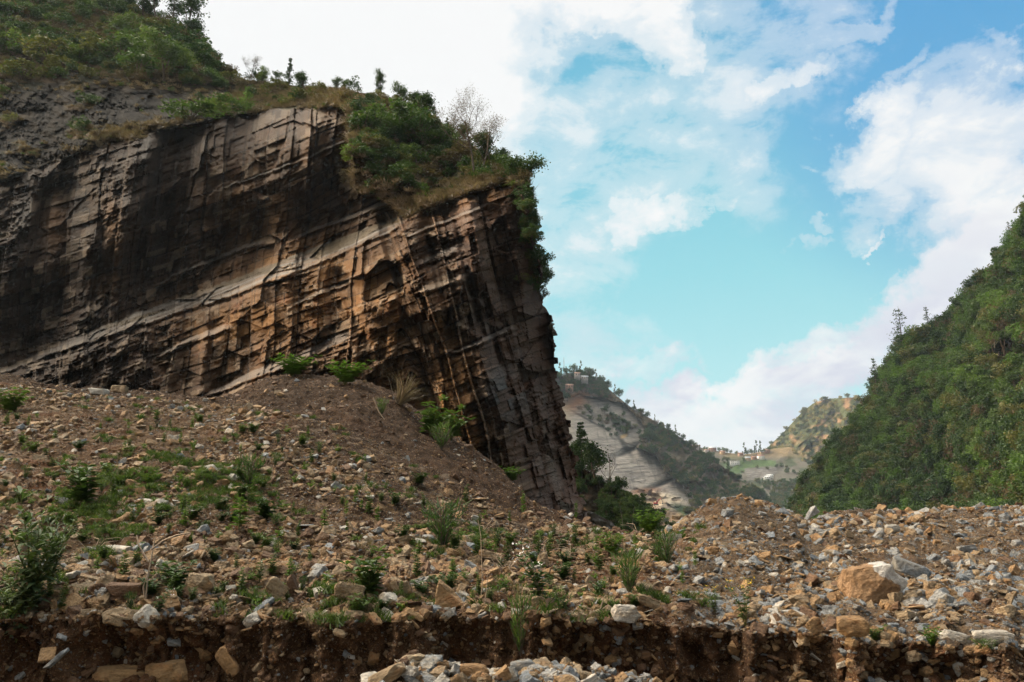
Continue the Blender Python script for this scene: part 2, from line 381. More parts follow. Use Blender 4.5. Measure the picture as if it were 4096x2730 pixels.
CL = [(-400, 560, 44), (-200, 480, 55), (0, 400, 62), (0, 560, 50), (200, 400, 61), (200, 560, 50), (350, 400, 57), (350, 560, 47), (450, 430, 53), (450, 560, 49), (520, 500, 55), (583, 530, 60), (640, 560, 62),
      (0, 190, 86), (100, 150, 89), (218, 118, 92), (343, 106, 88), (350, 190, 76), (400, 203, 73), (460, 195, 69), (520, 185, 70), (530, 200, 72), (545, 290, 76), (558, 350, 76), (575, 470, 70),
      (0, 120, 108), (0, 60, 128), (0, 0, 150), (90, 0, 160), (180, 20, 150), (215, 65, 135), (245, 82, 126), (330, 90, 112), (360, 95, 106), (430, 115, 96), (480, 150, 86), (528, 172, 78),
      (-400, 0, 150), (-400, 300, 74), (-400, -140, 200), (0, -140, 220), (200, -140, 240), (400, 300, 60), (430, 350, 56), (460, 400, 54), (350, 300, 62), (250, 330, 64), (480, 300, 61), (520, 300, 67),
      (500, 400, 58), (540, 450, 63), (100, 280, 76), (200, 220, 80), (300, 180, 80)]
RS = [(-300, -200), (-140, -60), (-40, 40), (0, 98), (20, 165), (30, 184), (50, 204), (65, 214), (74, 232), (80, 246), (85, 290), (89, 332), (94, 372), (101, 398), (110, 424), (120, 440), (136, 452), (150, 480), (160, 505), (170, 524), (180, 530),
      (200, 530), (240, 536), (290, 543), (320, 552), (345, 559), (360, 556), (380, 556), (400, 562), (440, 569), (480, 577), (510, 583), (560, 600)]
VEG = [(-400, 262), (0, 182), (75, 154), (150, 134), (218, 119), (280, 109), (343, 107), (349, 118), (352, 150), (356, 192), (395, 206), (405, 219), (420, 212), (457, 198), (508, 183), (518, 190), (535, 207), (600, 230)]
LEDGE = [(-400, 525), (0, 371), (60, 347), (130, 321), (200, 298), (255, 279), (306, 260), (370, 232), (392, 224), (410, 216), (470, 196), (540, 170), (640, 130)]
def build_rock():
    py = np.concatenate([np.linspace(-300, -4, 60), np.arange(-3, 560, 0.72)])[::-1]
    nr = len(py)
    Rj = interp(py, RS)
    steps = (h2(np.floor(py / 7).astype(int), np.zeros(nr, int), 5) - 0.5) * 5.0 + fbm(py / 22, py * 0, 9, 4) * 5 + (h2(np.floor(py / 2.3).astype(int), np.zeros(nr, int), 8) - 0.5) * 1.6
    Rj = Rj + steps * sstep(py, 195, 210)
    a = np.linspace(0, 1, 860)
    left = np.linspace(-420, -8, 60)
    PX = np.zeros((nr, 60 + 860)); PX[:, :60] = np.minimum(left[None, :], Rj[:, None] - 5 + 0.01 * np.arange(60)[None]);
    st = np.minimum(-6, Rj - 4)
    PX[:, 60:] = st[:, None] + (Rj - st)[:, None] * a[None, :]
    PY = np.repeat(py[:, None], PX.shape[1], 1)
    D = tps(CL, PX, PY)
    veg_y = interp(PX, VEG)
    veg = sstep(veg_y + fbm(PX / 14, PY / 14, 3) * 5 - PY, -1.5, 1.5)      # 1 above the line
    rock = 1 - veg
    # ---- bedding and joints
    wx = fbm(PX / 90, PY / 90, 11, 2); wy = fbm(PX / 70, PY / 70, 21, 2)
    slope = 0.372 + 0.03 * wx
    v = PY + 0.372 * PX + wx * 7 + wy * 3.0                      # constant along a bed
    nose = sstep(PX - 0.25 * (PY - 230), 370, 430)              # right of the corner of the face
    kj = lerp(0.10, -0.24, nose)
    u = PX + kj * PY + wy * 5
    def blocks(th, w, seed, shift=1.0, vary=.9):
        row = np.floor(v / th + 0.25 * np.sin(v / th / 1.7 + seed)); ri = row.astype(int); z0 = ri * 0
        off = h2(ri, z0, seed + 1) * w * 5 * shift
        ww = w * (1 - vary / 2 + vary * h2(ri, z0, seed + 2)) if vary else w
        q = (u + off) / ww; cidx = np.floor(q); ci = cidx.astype(int)
        return h2(ri, ci, seed + 3), q - cidx, (v / th + 0.25 * np.sin(v / th / 1.7 + seed)) - row, h2(ri, ci, seed + 4)
    b1, f1, g1, r1 = blocks(34, 30, 31, .0, .0); b2, f2, g2, r2 = blocks(12, 15, 41, .6, .7); b3, f3, g3, r3 = blocks(4.6, 6.5, 51); b4, f4, g4, r4 = blocks(2.1, 3.4, 61)
    # continuous joints: tall columns standing in front of or behind their neighbours
    qc = u / 19 + 0.35 * np.sin(u / 31); cc = np.floor(qc); fc = qc - cc; hc = h2(cc.astype(int), cc.astype(int) * 0, 71); tc_ = h2(cc.astype(int), cc.astype(int) * 0, 72) - .5
    qd = u / 52 + 0.3 * np.sin(u / 80); cd = np.floor(qd); fd = qd - cd; hd = h2(cd.astype(int), cd.astype(int) * 0, 73); td = h2(cd.astype(int), cd.astype(int) * 0, 74) - .5
    # rough (thin-bedded) and calm (massive) parts of the wall
    rough = sstep(fbm(PX / 60 + 3, PY / 40, 77, 3), -0.35, 0.30)
    def reg(cx, cy, rx, ry, w=1.0): return w * np.exp(-(((PX - cx) / rx) ** 2 + ((PY - cy - 0.0) / ry) ** 2) ** 1.5)
    rough = rough * (1 - reg(255, 150, 80, 42, .85)) * (1 - reg(250, 325, 40, 30, .55)) * (1 - reg(455, 400, 30, 45, .8)) * (1 - reg(510, 440, 40, 60, .6)) * (1 - reg(450, 285, 40, 40, .4))
    rough = np.clip(rough + reg(340, 205, 50, 45, .8) + reg(90, 330, 90, 30, .4) + reg(495, 200, 30, 15, .5), 0, 1)
    disp = lerp(1.1, 2.2, nose) * (hc * 1.3 + tc_ * (fc - .5) * 2.4) + hd * 2.2 + td * (fd - .5) * 3.2
    disp += b1 * 1.5 + (r1 - .5) * (f1 - .5) * 1.6 + (1 - g1) * .5 * (r1 > .5)
    disp += (b2 * .95 + (r2 - .5) * (f2 - .5) * 1.2 + g2 * .22) * (.6 + .6 * rough)
    disp += (b3 * .55 + (r3 - .5) * (f3 - .5) * .3 + g3 * .10) * (.16 + .95 * rough)
    disp += (b4 * .26 + g4 * .06) * (.2 + .9 * rough)
    disp += fbm(u / 9, v / 4, 99, 4) * .35 * (.3 + .7 * rough) + fbm(u / 2.2, v / 1.6, 199, 3) * .12
    vv, dx, dy = voro((PX + kj * PY * 1.5) / 46, (PY + 0.372 * PX) / 34, 91, True)
    disp += vv * 1.6 + dx * (h3((vv * 1e6).astype(int), (vv * 0).astype(int), (vv * 0).astype(int), 4) - 0.5) * 3.4 + dy * 1.2 * (vv - 0.4)
    disp = disp * 1.25
    # long curved shear scars on the big smooth wall
    for x0, y0, x1, y1, dd in ((205, 300, 262, 118, .9), (172, 300, 205, 125, 1.3), (262, 190, 300, 112, .7), (300, 190, 330, 108, .8)):
        xl = x0 + (x1 - x0) * np.clip((y0 - PY) / (y0 - y1), 0, 1) + fbm(PY / 12, PY * 0, 97, 3) * 5
        disp += dd * sstep(PX - xl, -.8, .8) * (1 - sstep(PX - xl, 8, 34)) * (PY < y0) * (PY > y1)
    # big buttresses and recesses
    ub = (PX + 0.16 * (PY - 240) + wy * 8)
    left_w = 1 - nose
    for c0, w0, d0, y0, y1 in ((165, 26, -6.5, 120, 300), (115, 16, 3.0, 200, 330), (52, 22, -4.5, 180, 370), (90, 9, 3.0, 230, 350), (20, 25, -3, 190, 380), (322, 16, -5.5, 108, 200), (295, 10, 1.5, 110, 190), (222, 18, 2.2, 280, 370), (205, 10, -3.0, 300, 400), (345, 8, -3, 250, 330), (300, 30, -2, 170, 240)):
        m = np.exp(-((ub - c0) / w0) ** 4) * sstep(PY, y0 - 8, y0 + 8) * (1 - sstep(PY, y1 - 25, y1 + 25))
        disp += d0 * .75 * m * left_w
    un = PX - 0.24 * (PY - 300) + wy * 5
    for c0, w0, d0, y0, y1 in ((402, 5, -3.5, 215, 330), (425, 9, 2.2, 225, 330), (442, 4, -3.2, 235, 330), (460, 10, 2.0, 220, 300), (476, 4, -2.6, 225, 330), (490, 9, 1.6, 200, 300), (500, 5, -2.6, 205, 290), (515, 9, -3.2, 205, 300), (350, 7, -3.2, 270, 370), (420, 26, -2.5, 320, 400), (470, 12, 2.0, 330, 420), (488, 4, -2.0, 300, 400), (505, 5, 1.8, 300, 380), (525, 8, -2.2, 370, 500)):
        m = np.exp(-((un - c0) / w0) ** 4) * sstep(PY, y0 - 6, y0 + 6) * (1 - sstep(PY, y1 - 20, y1 + 20))
        disp += d0 * .72 * m
    # long step faces: everything above each bedding plane is set back, the plane itself dips towards us
    set_back = np.zeros_like(PX); band_m = np.zeros_like(PX)
    def bedding(line, wid, back, x0, x1, seed):
        nonlocal set_back, band_m
        L = interp(PX, line) + fbm(PX / 26, PX * 0, seed, 4) * 2.2 + (h2(np.floor(PX / 5.5 + seed).astype(int), np.zeros_like(PX).astype(int), seed) - .5) * 1.1 + (h2(np.floor(PX / 17 + seed).astype(int), np.zeros_like(PX).astype(int), seed + 1) - .5) * 1.6
        W = interp(PX, wid); xm = sstep(PX, x0 - 12, x0 + 5) * (1 - sstep(PX, x1 - 5, x1 + 14))
        t = np.clip((L - PY) / W + 0.5, 0, 1)
        set_back += t * back * xm * sstep(-(PY - L), -40, 0) * (1 - 0.6 * sstep(L - PY, 30, 90))
        band_m = np.maximum(band_m, ((t > 0.03) & (t < 0.97)) * xm)
        set_back += 0.9 * np.exp(-((PY - (L + W * .5 + 3.2)) / 2.4) ** 2) * xm
        return xm
    bedding(LEDGE, [(-400, 3), (0, 4), (60, 8), (120, 13), (220, 16), (320, 18), (392, 12), (420, 4)], 8.0, -450, 398, 201)
    bedding([(130, 366), (215, 331), (225, 326)], [(130, 2), (210, 6), (225, 5)], 2.8, 158, 222, 203)
    bedding([(290, 306), (355, 277)], [(290, 2), (350, 6)], 2.8, 296, 350, 205)
    bedding([(200, 397), (270, 368), (345, 338)], [(200, 3), (270, 9), (345, 10)], 3.6, 210, 348, 207)
    bedding([(420, 262), (458, 247)], [(420, 6), (458, 8)], 2.8, 424, 456, 209)
    bedding([(420, 292), (460, 278)], [(420, 5), (460, 6)], 2.8, 422, 458, 211)
    bedding([(455, 352), (510, 327)], [(455, 3), (510, 5)], 2.6, 452, 506, 213)
    bedding([(225, 188), (345, 142), (352, 140)], [(225, 1.6), (345, 2)], 1.2, 232, 345, 215)
    bedding([(270, 246), (390, 202)], [(270, 3), (390, 4)], 2.2, 300, 396, 217)
    bedding([(150, 285), (262, 240)], [(150, 2), (262, 4)], 2.0, 160, 262, 219)
    bedding([(400, 238), (500, 200)], [(400, 2), (500, 3)], 1.8, 410, 480, 223)
    Dr = D - disp + set_back * 1.0
    # ---- hillside relief
    hn = fbm(PX / 40, PY / 26, 301, 6) * 6 + fbm(PX / 10, PY / 7, 303, 5) * 2.0
    dark = np.exp(-(((PX - 150) / 120) ** 2 + ((PY - 103 - 0.1 * (PX - 100)) / 22) ** 2) * 1.3) + np.exp(-(((PX - 20) / 90) ** 2 + ((PY - 140) / 38) ** 2))
    dark = np.clip(dark * 1.6, 0, 1) * (1 - .8 * sstep(fbm(PX / 26, PY / 9, 305, 4), .12, .35)) * (1 - sstep(PX, 270, 320))
    vb, dbx, dby = voro(PX / 2.3 + fbm(PX / 8, PY / 8, 313, 3) * 2, PY / 1.8 + fbm(PX / 9, PY / 5, 315, 3) * 2, 311)
    rr = ((vb ** 2 * .8 + dbx * .8 * (vb - .5)) * (.4 + 1.2 * sstep(fbm(PX / 22, PY / 12, 317, 3), -.3, .4)) + ridge((PX - PY * .6) / 30, (PY + .3 * PX) / 50, 319) * 3.0) * (0.15 + dark)
    Dh = D + hn - rr - 3.0 + dark * 3
    Dm = lerp(Dh, Dr, rock)
    # grass lip hanging a little over the edge
    # ---- colour (rock / soil colours, plus painted highlights)
    C = np.zeros(PX.shape + (3,))
    def mixc(col, m):
        nonlocal C
        m = np.clip(m, 0, 1)[..., None]; C = C * (1 - m) + np.array(col) * m
    C[:] = (0.190, 0.115, 0.065)
    mixc((0.27, 0.17, 0.095), (b2 > 0.6) * 0.6); mixc((0.110, 0.066, 0.040), (b1 < 0.35) * 0.5); mixc((0.34, 0.23, 0.14), (b3 > 0.8) * 0.4)
    och = 0
    for cx, cy, rx, ry, w in ((250, 322, 46, 34, 1.3), (185, 340, 45, 30, .7), (300, 268, 50, 24, .9), (330, 310, 35, 40, .7), (450, 385, 24, 42, 1.2), (380, 290, 35, 50, .5), (480, 215, 40, 40, .7), (280, 130, 50, 40, .45), (385, 330, 50, 50, .45), (230, 200, 60, 40, .4), (470, 440, 12, 30, .8), (60, 260, 20, 40, .4), (120, 230, 20, 40, .35)):
        och = och + w * np.exp(-(((PX - cx) / rx) ** 2 + ((PY - cy) / ry) ** 2))
    on = fbm(PX / 16, PY / 16, 401, 5)
    mixc((0.50, 0.285, 0.115), och * (0.95 + 1.1 * on) * (0.6 + 0.6 * b2))
    mixc((0.42, 0.16, 0.05), sstep(fbm(PX / 9, PY / 12, 407, 4), 0.25, 0.6) * 0.5 * np.clip(och + 0.3, 0, 1))
    # purple-grey overhanging flank
    fl = sstep(PX - 0.30 * (PY - 300), 452, 485) * sstep(PY, 190, 215)
    mixc((0.215, 0.135, 0.105), fl * 0.80)
    mixc((0.36, 0.29, 0.26), fl * sstep(fbm(PX / 14 + 5, PY / 22, 409, 4), 0.18, 0.5) * 0.6)
    lowgrey = np.exp(-(((PX - 505) / 26) ** 2 + ((PY - 395) / 24) ** 2))
    mixc((0.17, 0.18, 0.19), lowgrey * (b2 > 0.35))
    scar = np.exp(-(((PX - 552 - 0.28 * (PY - 470)) / 5) ** 2)) * sstep(PY, 405, 425) * (1 - sstep(PY, 500, 520)) * sstep(fbm(PX / 5, PY / 30, 411, 3), -0.15, 0.2)
    mixc((0.42, 0.37, 0.34), scar * 0.8)
    dust = np.exp(-(((PX - 500 + 0.6 * (PY - 310)) / 34) ** 2 + ((PY - 315) / 30) ** 2)); mixc((0.26, 0.215, 0.19), dust * sstep(on, -0.3, 0.3) * 0.75)
    # dark water stains running down the wall
    st1 = fbm((PX + 0.12 * PY) / 6, PY / 75, 421, 5); st2 = fbm((PX + 0.12 * PY) / 22, PY / 120, 423, 4)
    stain = sstep(st1 + 0.6 * st2 + (b2 - .5) * .3, 0.10, 0.38) * (1 - 0.5 * fl)
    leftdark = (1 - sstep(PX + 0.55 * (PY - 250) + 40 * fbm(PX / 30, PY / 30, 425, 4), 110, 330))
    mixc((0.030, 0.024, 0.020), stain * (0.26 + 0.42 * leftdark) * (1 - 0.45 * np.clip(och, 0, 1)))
    mixc((0.050, 0.033, 0.022), leftdark * 0.45)  # broad darkening towards the left of the wall
    # thin cracks
    ck = ((f2 < 0.05) | (g2 < 0.07)) * 0.75 * (b2 > 0.25) + ((f3 < 0.10) | (g3 < 0.13)) * 0.5 * (b3 > .4) * (.3 + .7 * rough) + ((fc < .045)) * .5
    mixc((0.035, 0.024, 0.017), ck * (1 - 0.3 * fl))
    # grey weathered bedding planes
    pl = band_m * np.clip(0.80 + 1.1 * fbm(v / 40, v / 1.3 + u / 90, 431, 4), 0, 1)
    big = np.exp(-((PY - interp(PX, LEDGE)) / 11) ** 4) * (PX < 410)
    mixc((0.46, 0.47, 0.47), pl * (0.35 + 0.65 * sstep(PX, 40, 200)) * (.55 + .45 * big))
    mixc((0.20, 0.16, 0.09), band_m * big * sstep(fbm(v / 5, u / 25, 433, 4) + (interp(PX, LEDGE) - PY) / 22, .05, .35) * .85)
    mixc((0.62, 0.52, 0.40), (b2 > .80) * (b3 > .45) * .45 * (1 - fl)); mixc((0.55, 0.33, 0.17), reg(112, 228, 9, 34, .8) + reg(55, 225, 12, 28, .6) + reg(105, 285, 16, 14, .35))  # bright facets: highlights painted into the rock colour
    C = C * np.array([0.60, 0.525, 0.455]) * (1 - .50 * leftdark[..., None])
    # hillside
    H = np.zeros_like(C); H[:] = (0.062, 0.046, 0.028)
    def mixh(col, m):
        nonlocal H
        m = np.clip(m, 0, 1)[..., None]; H = H * (1 - m) + np.array(col) * m
    mixh((0.25, 0.155, 0.075), np.exp(-(((PX - 75) / 62) ** 2 + ((PY - 28) / 14) ** 2)) * 1.6 + 0.5 * sstep(fbm(PX / 24, PY / 8, 441, 4), 0, .4))
    mixh((0.30, 0.22, 0.13), np.exp(-((PY - veg_y + 12) / 9) ** 2) * sstep(PX, 60, 160) * (1 - sstep(PX, 345, 360)) * 1.0)
    mixh((0.055, 0.065, 0.025), sstep(fbm(PX / 18 + 9, PY / 12, 443, 4), 0.05, .4) * 0.8)
    mixh((0.017, 0.014, 0.012), dark * 0.95)
    mixh((0.040, 0.033, 0.026), dark * (vb > 0.78) * 0.8)
    mixh((0.25, 0.12, 0.06), np.exp(-(((PX - 345) / 20) ** 2 + ((PY - 97) / 8) ** 2)) * 1.3)
    H = H * (1 - .45 * dark[..., None])
    C = C * rock[..., None] + H * veg[..., None]
    # ---- back side
    K = 34; k = np.arange(1, K + 1)
    sidew = (1 - sstep(py, 180, 215))[:, None]            # where the edge is a hilltop the land drops away behind it
    PXe = PX[:, -1:] - k[None] * lerp(0.25, 1.0, sidew) ; PYe = np.repeat(py[:, None], K, 1) + k[None] * 0.8 * sidew
    De = Dm[:, -1:] + (k[None] ** 1.6) * 0.35 * (1 + 1.5 * sidew) + b2[:, -1:] * 0
    De = De + (h2((PYe / 5).astype(int), (k[None] // 2 + 0 * PYe).astype(int), 71) - 0.5) * 1.5 * (1 - sidew)
    P = np.concatenate([at(PX, PY, Dm), at(PXe, PYe, De)], 1)
    Ce = np.repeat(C[:, -1:], K, 1); C = np.concatenate([C, Ce], 1)
    nr_, nc_ = P.shape[:2]; Fc = grid_faces(nr_, nc_)[:, ::-1]
    V = P.reshape(-1, 3); Cc = C.reshape(-1, 3)
    VG = np.concatenate([veg, np.repeat(veg[:, -1:], K, 1)], 1).reshape(-1)
    isv = VG[Fc].mean(1) > 0.5
    v1, f1_, c1_ = submesh(V, Fc, ~isv, Cc); v2, f2_, c2_ = submesh(V, Fc, isv, Cc)
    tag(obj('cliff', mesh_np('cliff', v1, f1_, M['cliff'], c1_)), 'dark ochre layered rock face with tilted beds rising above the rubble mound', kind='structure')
    tag(obj('hillside', mesh_np('hillside', v2, f2_, M['hill'], c2_)), 'steep scrubby hillside of dry grass and dark scree above the rock face', kind='structure')
    inside = (PX > -60)
    return PX, PY, Dm, veg, dark, veg_y
RPX, RPY, RD, RVEG, RDARK, RVY = build_rock()
def rock_at(px, py):
    r = np.argmin(np.abs(RPY[:, 0] - py)); c = np.argmin(np.abs(RPX[r] - px))
    return at(RPX[r, c], RPY[r, c], RD[r, c])

# added higher ridge further back, hidden by the skyline: it keeps the near valley in shade
def shade_ridge():
    px = np.linspace(-900, 470, 120); t = np.linspace(0, 1, 24)
    PX, Tt = np.meshgrid(px, t); top = np.minimum(interp(PX, [(-900, -150), (-60, -100), (40, 0), (98, 20), (184, 50), (214, 84), (290, 102), (372, 112), (424, 140), (470, 200)]), 400)
    top = top + 12
    Y = lerp(300, 560, Tt); PYv = lerp(520, 0, Tt) + Tt * top
    V1 = at(PX, PYv, Y + fbm(PX / 60, Tt * 6, 5) * 20)
    V2 = V1[-1:] + np.array([0, 1, -0.6]) * np.array([60, 180, 500])[:, None, None]
    P = np.concatenate([V1, V2], 0)
    C = np.zeros(P.shape); C[:] = (0.08, 0.08, 0.04)
    tag(obj('added_ridge', mesh_np('added_ridge', P.reshape(-1, 3), grid_faces(*P.shape[:2]), M['far'], C.reshape(-1, 3))), 'added unseen ridge behind the hillside that shades the valley', kind='structure')
shade_ridge()

# ================================================================== FAR SLOPES (column sheets)
def sheet(name, x0, x1, nx, bottom, sky, ny, depth, colour, mat, label, over=200.0, jit=0.6, shade_plateau=False):
    px = np.linspace(x0, x1, nx); top = interp(px, sky) + fbm(px / 6, px * 0, 17, 4) * jit
    bot = interp(px, bottom) if isinstance(bottom, list) else np.full(nx, float(bottom))
    t = np.linspace(0, 1, ny)[:, None]
    PX = np.repeat(px[None], ny, 0); PY = bot[None] + (top - bot)[None] * t
    D = depth(PX, PY, t); C = colour(PX, PY, t)
    P = at(PX, PY, D)
    back = P[-1:] + np.array([0.15, 1, -0.25]) * (np.array([0.08, 0.25, 0.6, 1.0]) * over)[:, None, None]
    if shade_plateau: back[:3, :, 2] = P[-1:, :, 2] - 3  # unseen flat back, shaped to throw shade on the far hill
    else: back[:, :, 2] -= np.array([0.02, .1, .3, .6])[:, None] * over * 0.4
    Pa = np.concatenate([P, back], 0); Ca = np.concatenate([C, np.repeat(C[-1:], 4, 0)], 0)
    me = mesh_np(name, Pa.reshape(-1, 3), grid_faces(*Pa.shape[:2]), mat, Ca.reshape(-1, 3))
    tag(obj(name, me), label, kind='structure')
    return PX, PY, D, P
def cmix(C, col, m):
    m = np.clip(m, 0, 1)[..., None]; return C * (1 - m) + np.array(col) * m
def ell(PX, PY, cx, cy, rx, ry, a=0.0):
    c, s = math.cos(a), math.sin(a); x = (PX - cx) * c + (PY - cy) * s; y = -(PX - cx) * s + (PY - cy) * c
    return (x / rx) ** 2 + (y / ry) ** 2

# --- rocky hill with the bare slab
SK_MID = [(500, 380), (556, 377), (568, 374), (580, 373), (590, 375), (600, 382), (612, 392), (622, 400), (632, 408), (648, 417), (662, 426), (673, 432), (686, 441), (694, 447), (702, 454), (718, 463), (731, 472), (742, 482), (757, 491), (767, 501), (777, 513), (800, 545)]
def poly_mask(PX, PY, poly, soft=2.0, warp=2.0, seed=5):
    x = PX + fbm(PX / 9, PY / 9, seed) * warp; y = PY + fbm(PX / 9, PY / 9, seed + 50) * warp
    inside = np.zeros(PX.shape, bool); n = len(poly); j = n - 1
    for i in range(n):
        xi, yi = poly[i]; xj, yj = poly[j]
        cond = ((yi > y) != (yj > y)) & (x < (xj - xi) * (y - yi) / (yj - yi + 1e-9) + xi); inside ^= cond; j = i
    return inside.astype(float)
SLAB = [(560, 402), (580, 394), (600, 398), (625, 404), (648, 430), (636, 448), (655, 455), (665, 470), (680, 484), (691, 499), (692, 510), (676, 512), (640, 505), (600, 500), (570, 470), (556, 440)]
def d_mid(PX, PY, t):
    base = 800 + (525 - PY) * 1.7 + (PX - 560) * 0.7
    slab = poly_mask(PX, PY, SLAB)
    n = fbm(PX / 16, PY / 16, 501, 5) * 22 * (1 - 0.93 * slab) + ridge((PX + PY * .6) / 40, (PY - PX * .3) / 90, 503) * -26 * (1 - 0.95 * slab)
    notch = np.exp(-ell(PX, PY, 633, 449, 20, 4, -0.42)) * 10 + np.exp(-ell(PX, PY, 664, 483, 16, 3, -0.4)) * 8
    # quarried hollow at the foot of the slab
    q = np.exp(-ell(PX, PY, 652, 499, 14, 7)) * 14
    vb, dx, dy = voro((PX + PY * .2) / 9, (PY - .1 * PX) / 3, 505)
    ex = np.exp(-ell(PX, PY, 657, 499, 26, 9, .25) ** 2); e1, ea, eb = voro(PX / 4.5, PY / 3.0, 575, True); q = q - ex * (e1 * 9 + ea * 6 * (e1 - .5))
    return base + n + notch + q - vb * 0.9 * slab - (h2((PY * 0.9 + .1 * PX).astype(int), (PX / 14).astype(int), 507)) * 0.5 * slab
def c_mid(PX, PY, t):
    C = np.zeros(PX.shape + (3,)); C[:] = (0.15, 0.12, 0.075)
    C = cmix(C, (0.055, 0.075, 0.035), sstep(fbm(PX / 12, PY / 12, 511), -0.1, 0.3) * 0.8)
    C = cmix(C, (0.24, 0.17, 0.10), sstep(fbm(PX / 10 + 4, PY / 10, 513), 0.12, 0.4) * 0.8)
    slab = poly_mask(PX, PY, SLAB)
    C = cmix(C, (0.40, 0.36, 0.31), slab)
    lay = fbm(PX / 30, (PY + 0.06 * PX) / 2.2, 515, 4)
    C = cmix(C, (0.26, 0.235, 0.21), slab * sstep(lay, 0.0, 0.35) * 0.8)
    C = cmix(C, (0.50, 0.46, 0.39), slab * sstep(fbm(PX / 18, (PY + 0.06 * PX) / 3, 517, 4), 0.1, 0.4) * 0.6)
    C = cmix(C, (0.17, 0.155, 0.14), slab * sstep(fbm((PX - .25 * PY) / 2.4, PY / 14, 571, 4), 0.22, .5) * .55)
    C = cmix(C, (0.20, 0.18, 0.16), slab * sstep(fbm(PX / 8, (PY + 0.06 * PX) / 0.9, 573, 3), 0.15, .45) * .6)
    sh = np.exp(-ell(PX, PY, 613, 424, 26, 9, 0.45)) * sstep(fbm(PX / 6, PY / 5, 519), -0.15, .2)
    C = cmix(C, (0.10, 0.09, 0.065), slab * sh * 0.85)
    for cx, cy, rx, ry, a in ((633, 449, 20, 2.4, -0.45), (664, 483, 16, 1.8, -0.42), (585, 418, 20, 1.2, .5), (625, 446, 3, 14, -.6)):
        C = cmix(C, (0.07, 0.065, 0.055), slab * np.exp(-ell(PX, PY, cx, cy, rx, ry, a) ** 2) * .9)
    C = cmix(C, (0.42, 0.20, 0.10), np.exp(-ell(PX, PY, 574, 401, 15, 9, -.5)) * 1.2)
    C = cmix(C, (0.58, 0.47, 0.30), np.exp(-ell(PX, PY, 562, 425, 8, 26, 0)) * 0.8)
    C = cmix(C, (0.60, 0.43, 0.26), np.exp(-ell(PX, PY, 650, 499, 17, 9, .3) ** 2))
    C = cmix(C, (0.36, 0.17, 0.09), np.exp(-ell(PX, PY, 645, 491, 13, 2.5, -.1)) )
    C = cmix(C, (0.66, 0.56, 0.42), np.exp(-ell(PX, PY, 674, 500, 13, 4, .35) ** 2))
    C = cmix(C, (0.36, 0.24, 0.14), np.exp(-ell(PX, PY, 668, 521, 26, 13, .25) ** 2))
    e1, ea, eb = voro(PX / 4.5, PY / 3.0, 575, True); ex = np.exp(-ell(PX, PY, 657, 499, 26, 9, .25) ** 2)
    C = cmix(C, (0.22, 0.11, 0.06), ex * (e1 < .3) * .8); C = cmix(C, (0.72, 0.60, 0.44), ex * (e1 > .72) * .7); C = cmix(C, (0.16, 0.09, 0.05), np.exp(-ell(PX, PY, 651, 493.5, 9, 2.2, .2) ** 2) * .9)  # last mix paints the shade under the quarry overhang
    C = cmix(C, (0.06, 0.10, 0.04), np.exp(-ell(PX, PY, 686, 511, 17, 5, .4) ** 2))
    C = cmix(C, (0.62, 0.42, 0.2), np.exp(-ell(PX, PY, 624, 436, 4, 2, -.5) ** 2))
    return C
MID = sheet('rocky_hill', 500, 800, 520, 560, SK_MID, 420, d_mid, c_mid, M['farrock'], 'hill with a bare grey rock slab and scrub across the valley', over=750, shade_plateau=True)

# --- saddle with the village
SK_SAD = [(640, 442), (690, 445), (707, 449), (718, 451), (730, 453), (742, 454.5), (754, 453), (764, 451), (770, 449), (800, 446), (900, 440)]
def d_sad(PX, PY, t): return 1560 - (PY - 450) * 6.5 + fbm(PX / 20, PY / 10, 521) * 25
def c_sad(PX, PY, t):
    C = np.zeros(PX.shape + (3,)); C[:] = (0.19, 0.17, 0.13)
    C = cmix(C, (0.10, 0.12, 0.06), sstep(fbm(PX / 12, PY / 8, 523), -.1, .3))
    C = cmix(C, (0.40, 0.28, 0.13), (1 - sstep(PY, 453, 460)) * sstep(PX, 715, 728) * .7)
    C = cmix(C, (0.11, 0.17, 0.06), poly_mask(PX, PY, [(722, 463), (738, 461), (776, 460), (776, 466), (748, 468), (742, 474), (730, 472)], warp=1))
    terr = poly_mask(PX, PY, [(744, 469), (776, 466), (778, 472), (764, 479), (748, 480)], warp=1)
    C = cmix(C, (0.27, 0.25, 0.22), terr); C = cmix(C, (0.15, 0.13, 0.11), terr * (np.sin((PY + 0.1 * PX) * 3.2) > 0.3) * .7)
    return C
SAD = sheet('saddle', 640, 900, 260, 580, SK_SAD, 180, d_sad, c_sad, M['far'], 'distant saddle with terraced fields below the ridge village', over=300, jit=.3)
# --- far hill to the right of the saddle
SK_FAR = [(758, 470), (770, 445), (782, 434), (792, 423), (802, 412), (814, 403), (826, 399), (842, 398), (855, 397), (868, 399), (885, 398), (920, 402), (980, 400), (1100, 380)]
def d_far(PX, PY, t): return 1420 + (520 - PY) * 2.4 + (PX - 800) * -3.0 + fbm(PX / 16, PY / 20, 531) * 45 - ridge((PX + PY) / 45, PY / 120, 533) * 60
def c_far(PX, PY, t):
    C = np.zeros(PX.shape + (3,)); C[:] = (0.10, 0.115, 0.045)
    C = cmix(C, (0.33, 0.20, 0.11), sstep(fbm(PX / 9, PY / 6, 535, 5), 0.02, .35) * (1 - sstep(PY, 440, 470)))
    C = cmix(C, (0.22, 0.16, 0.10), sstep(fbm(PX / 7 + 9, PY / 7, 537, 5), 0.3, .5) * .7)
    return C
SK_FAR2 = SK_FAR
FAR = sheet('far_hill', 735, 1100, 360, [(735, 560), (1100, 560)], [(735, 530), (748, 505), (758, 470)] + SK_FAR[1:], 240, d_far, c_far, M['far'], 'far hill catching warm sun above its shaded foot', over=300)
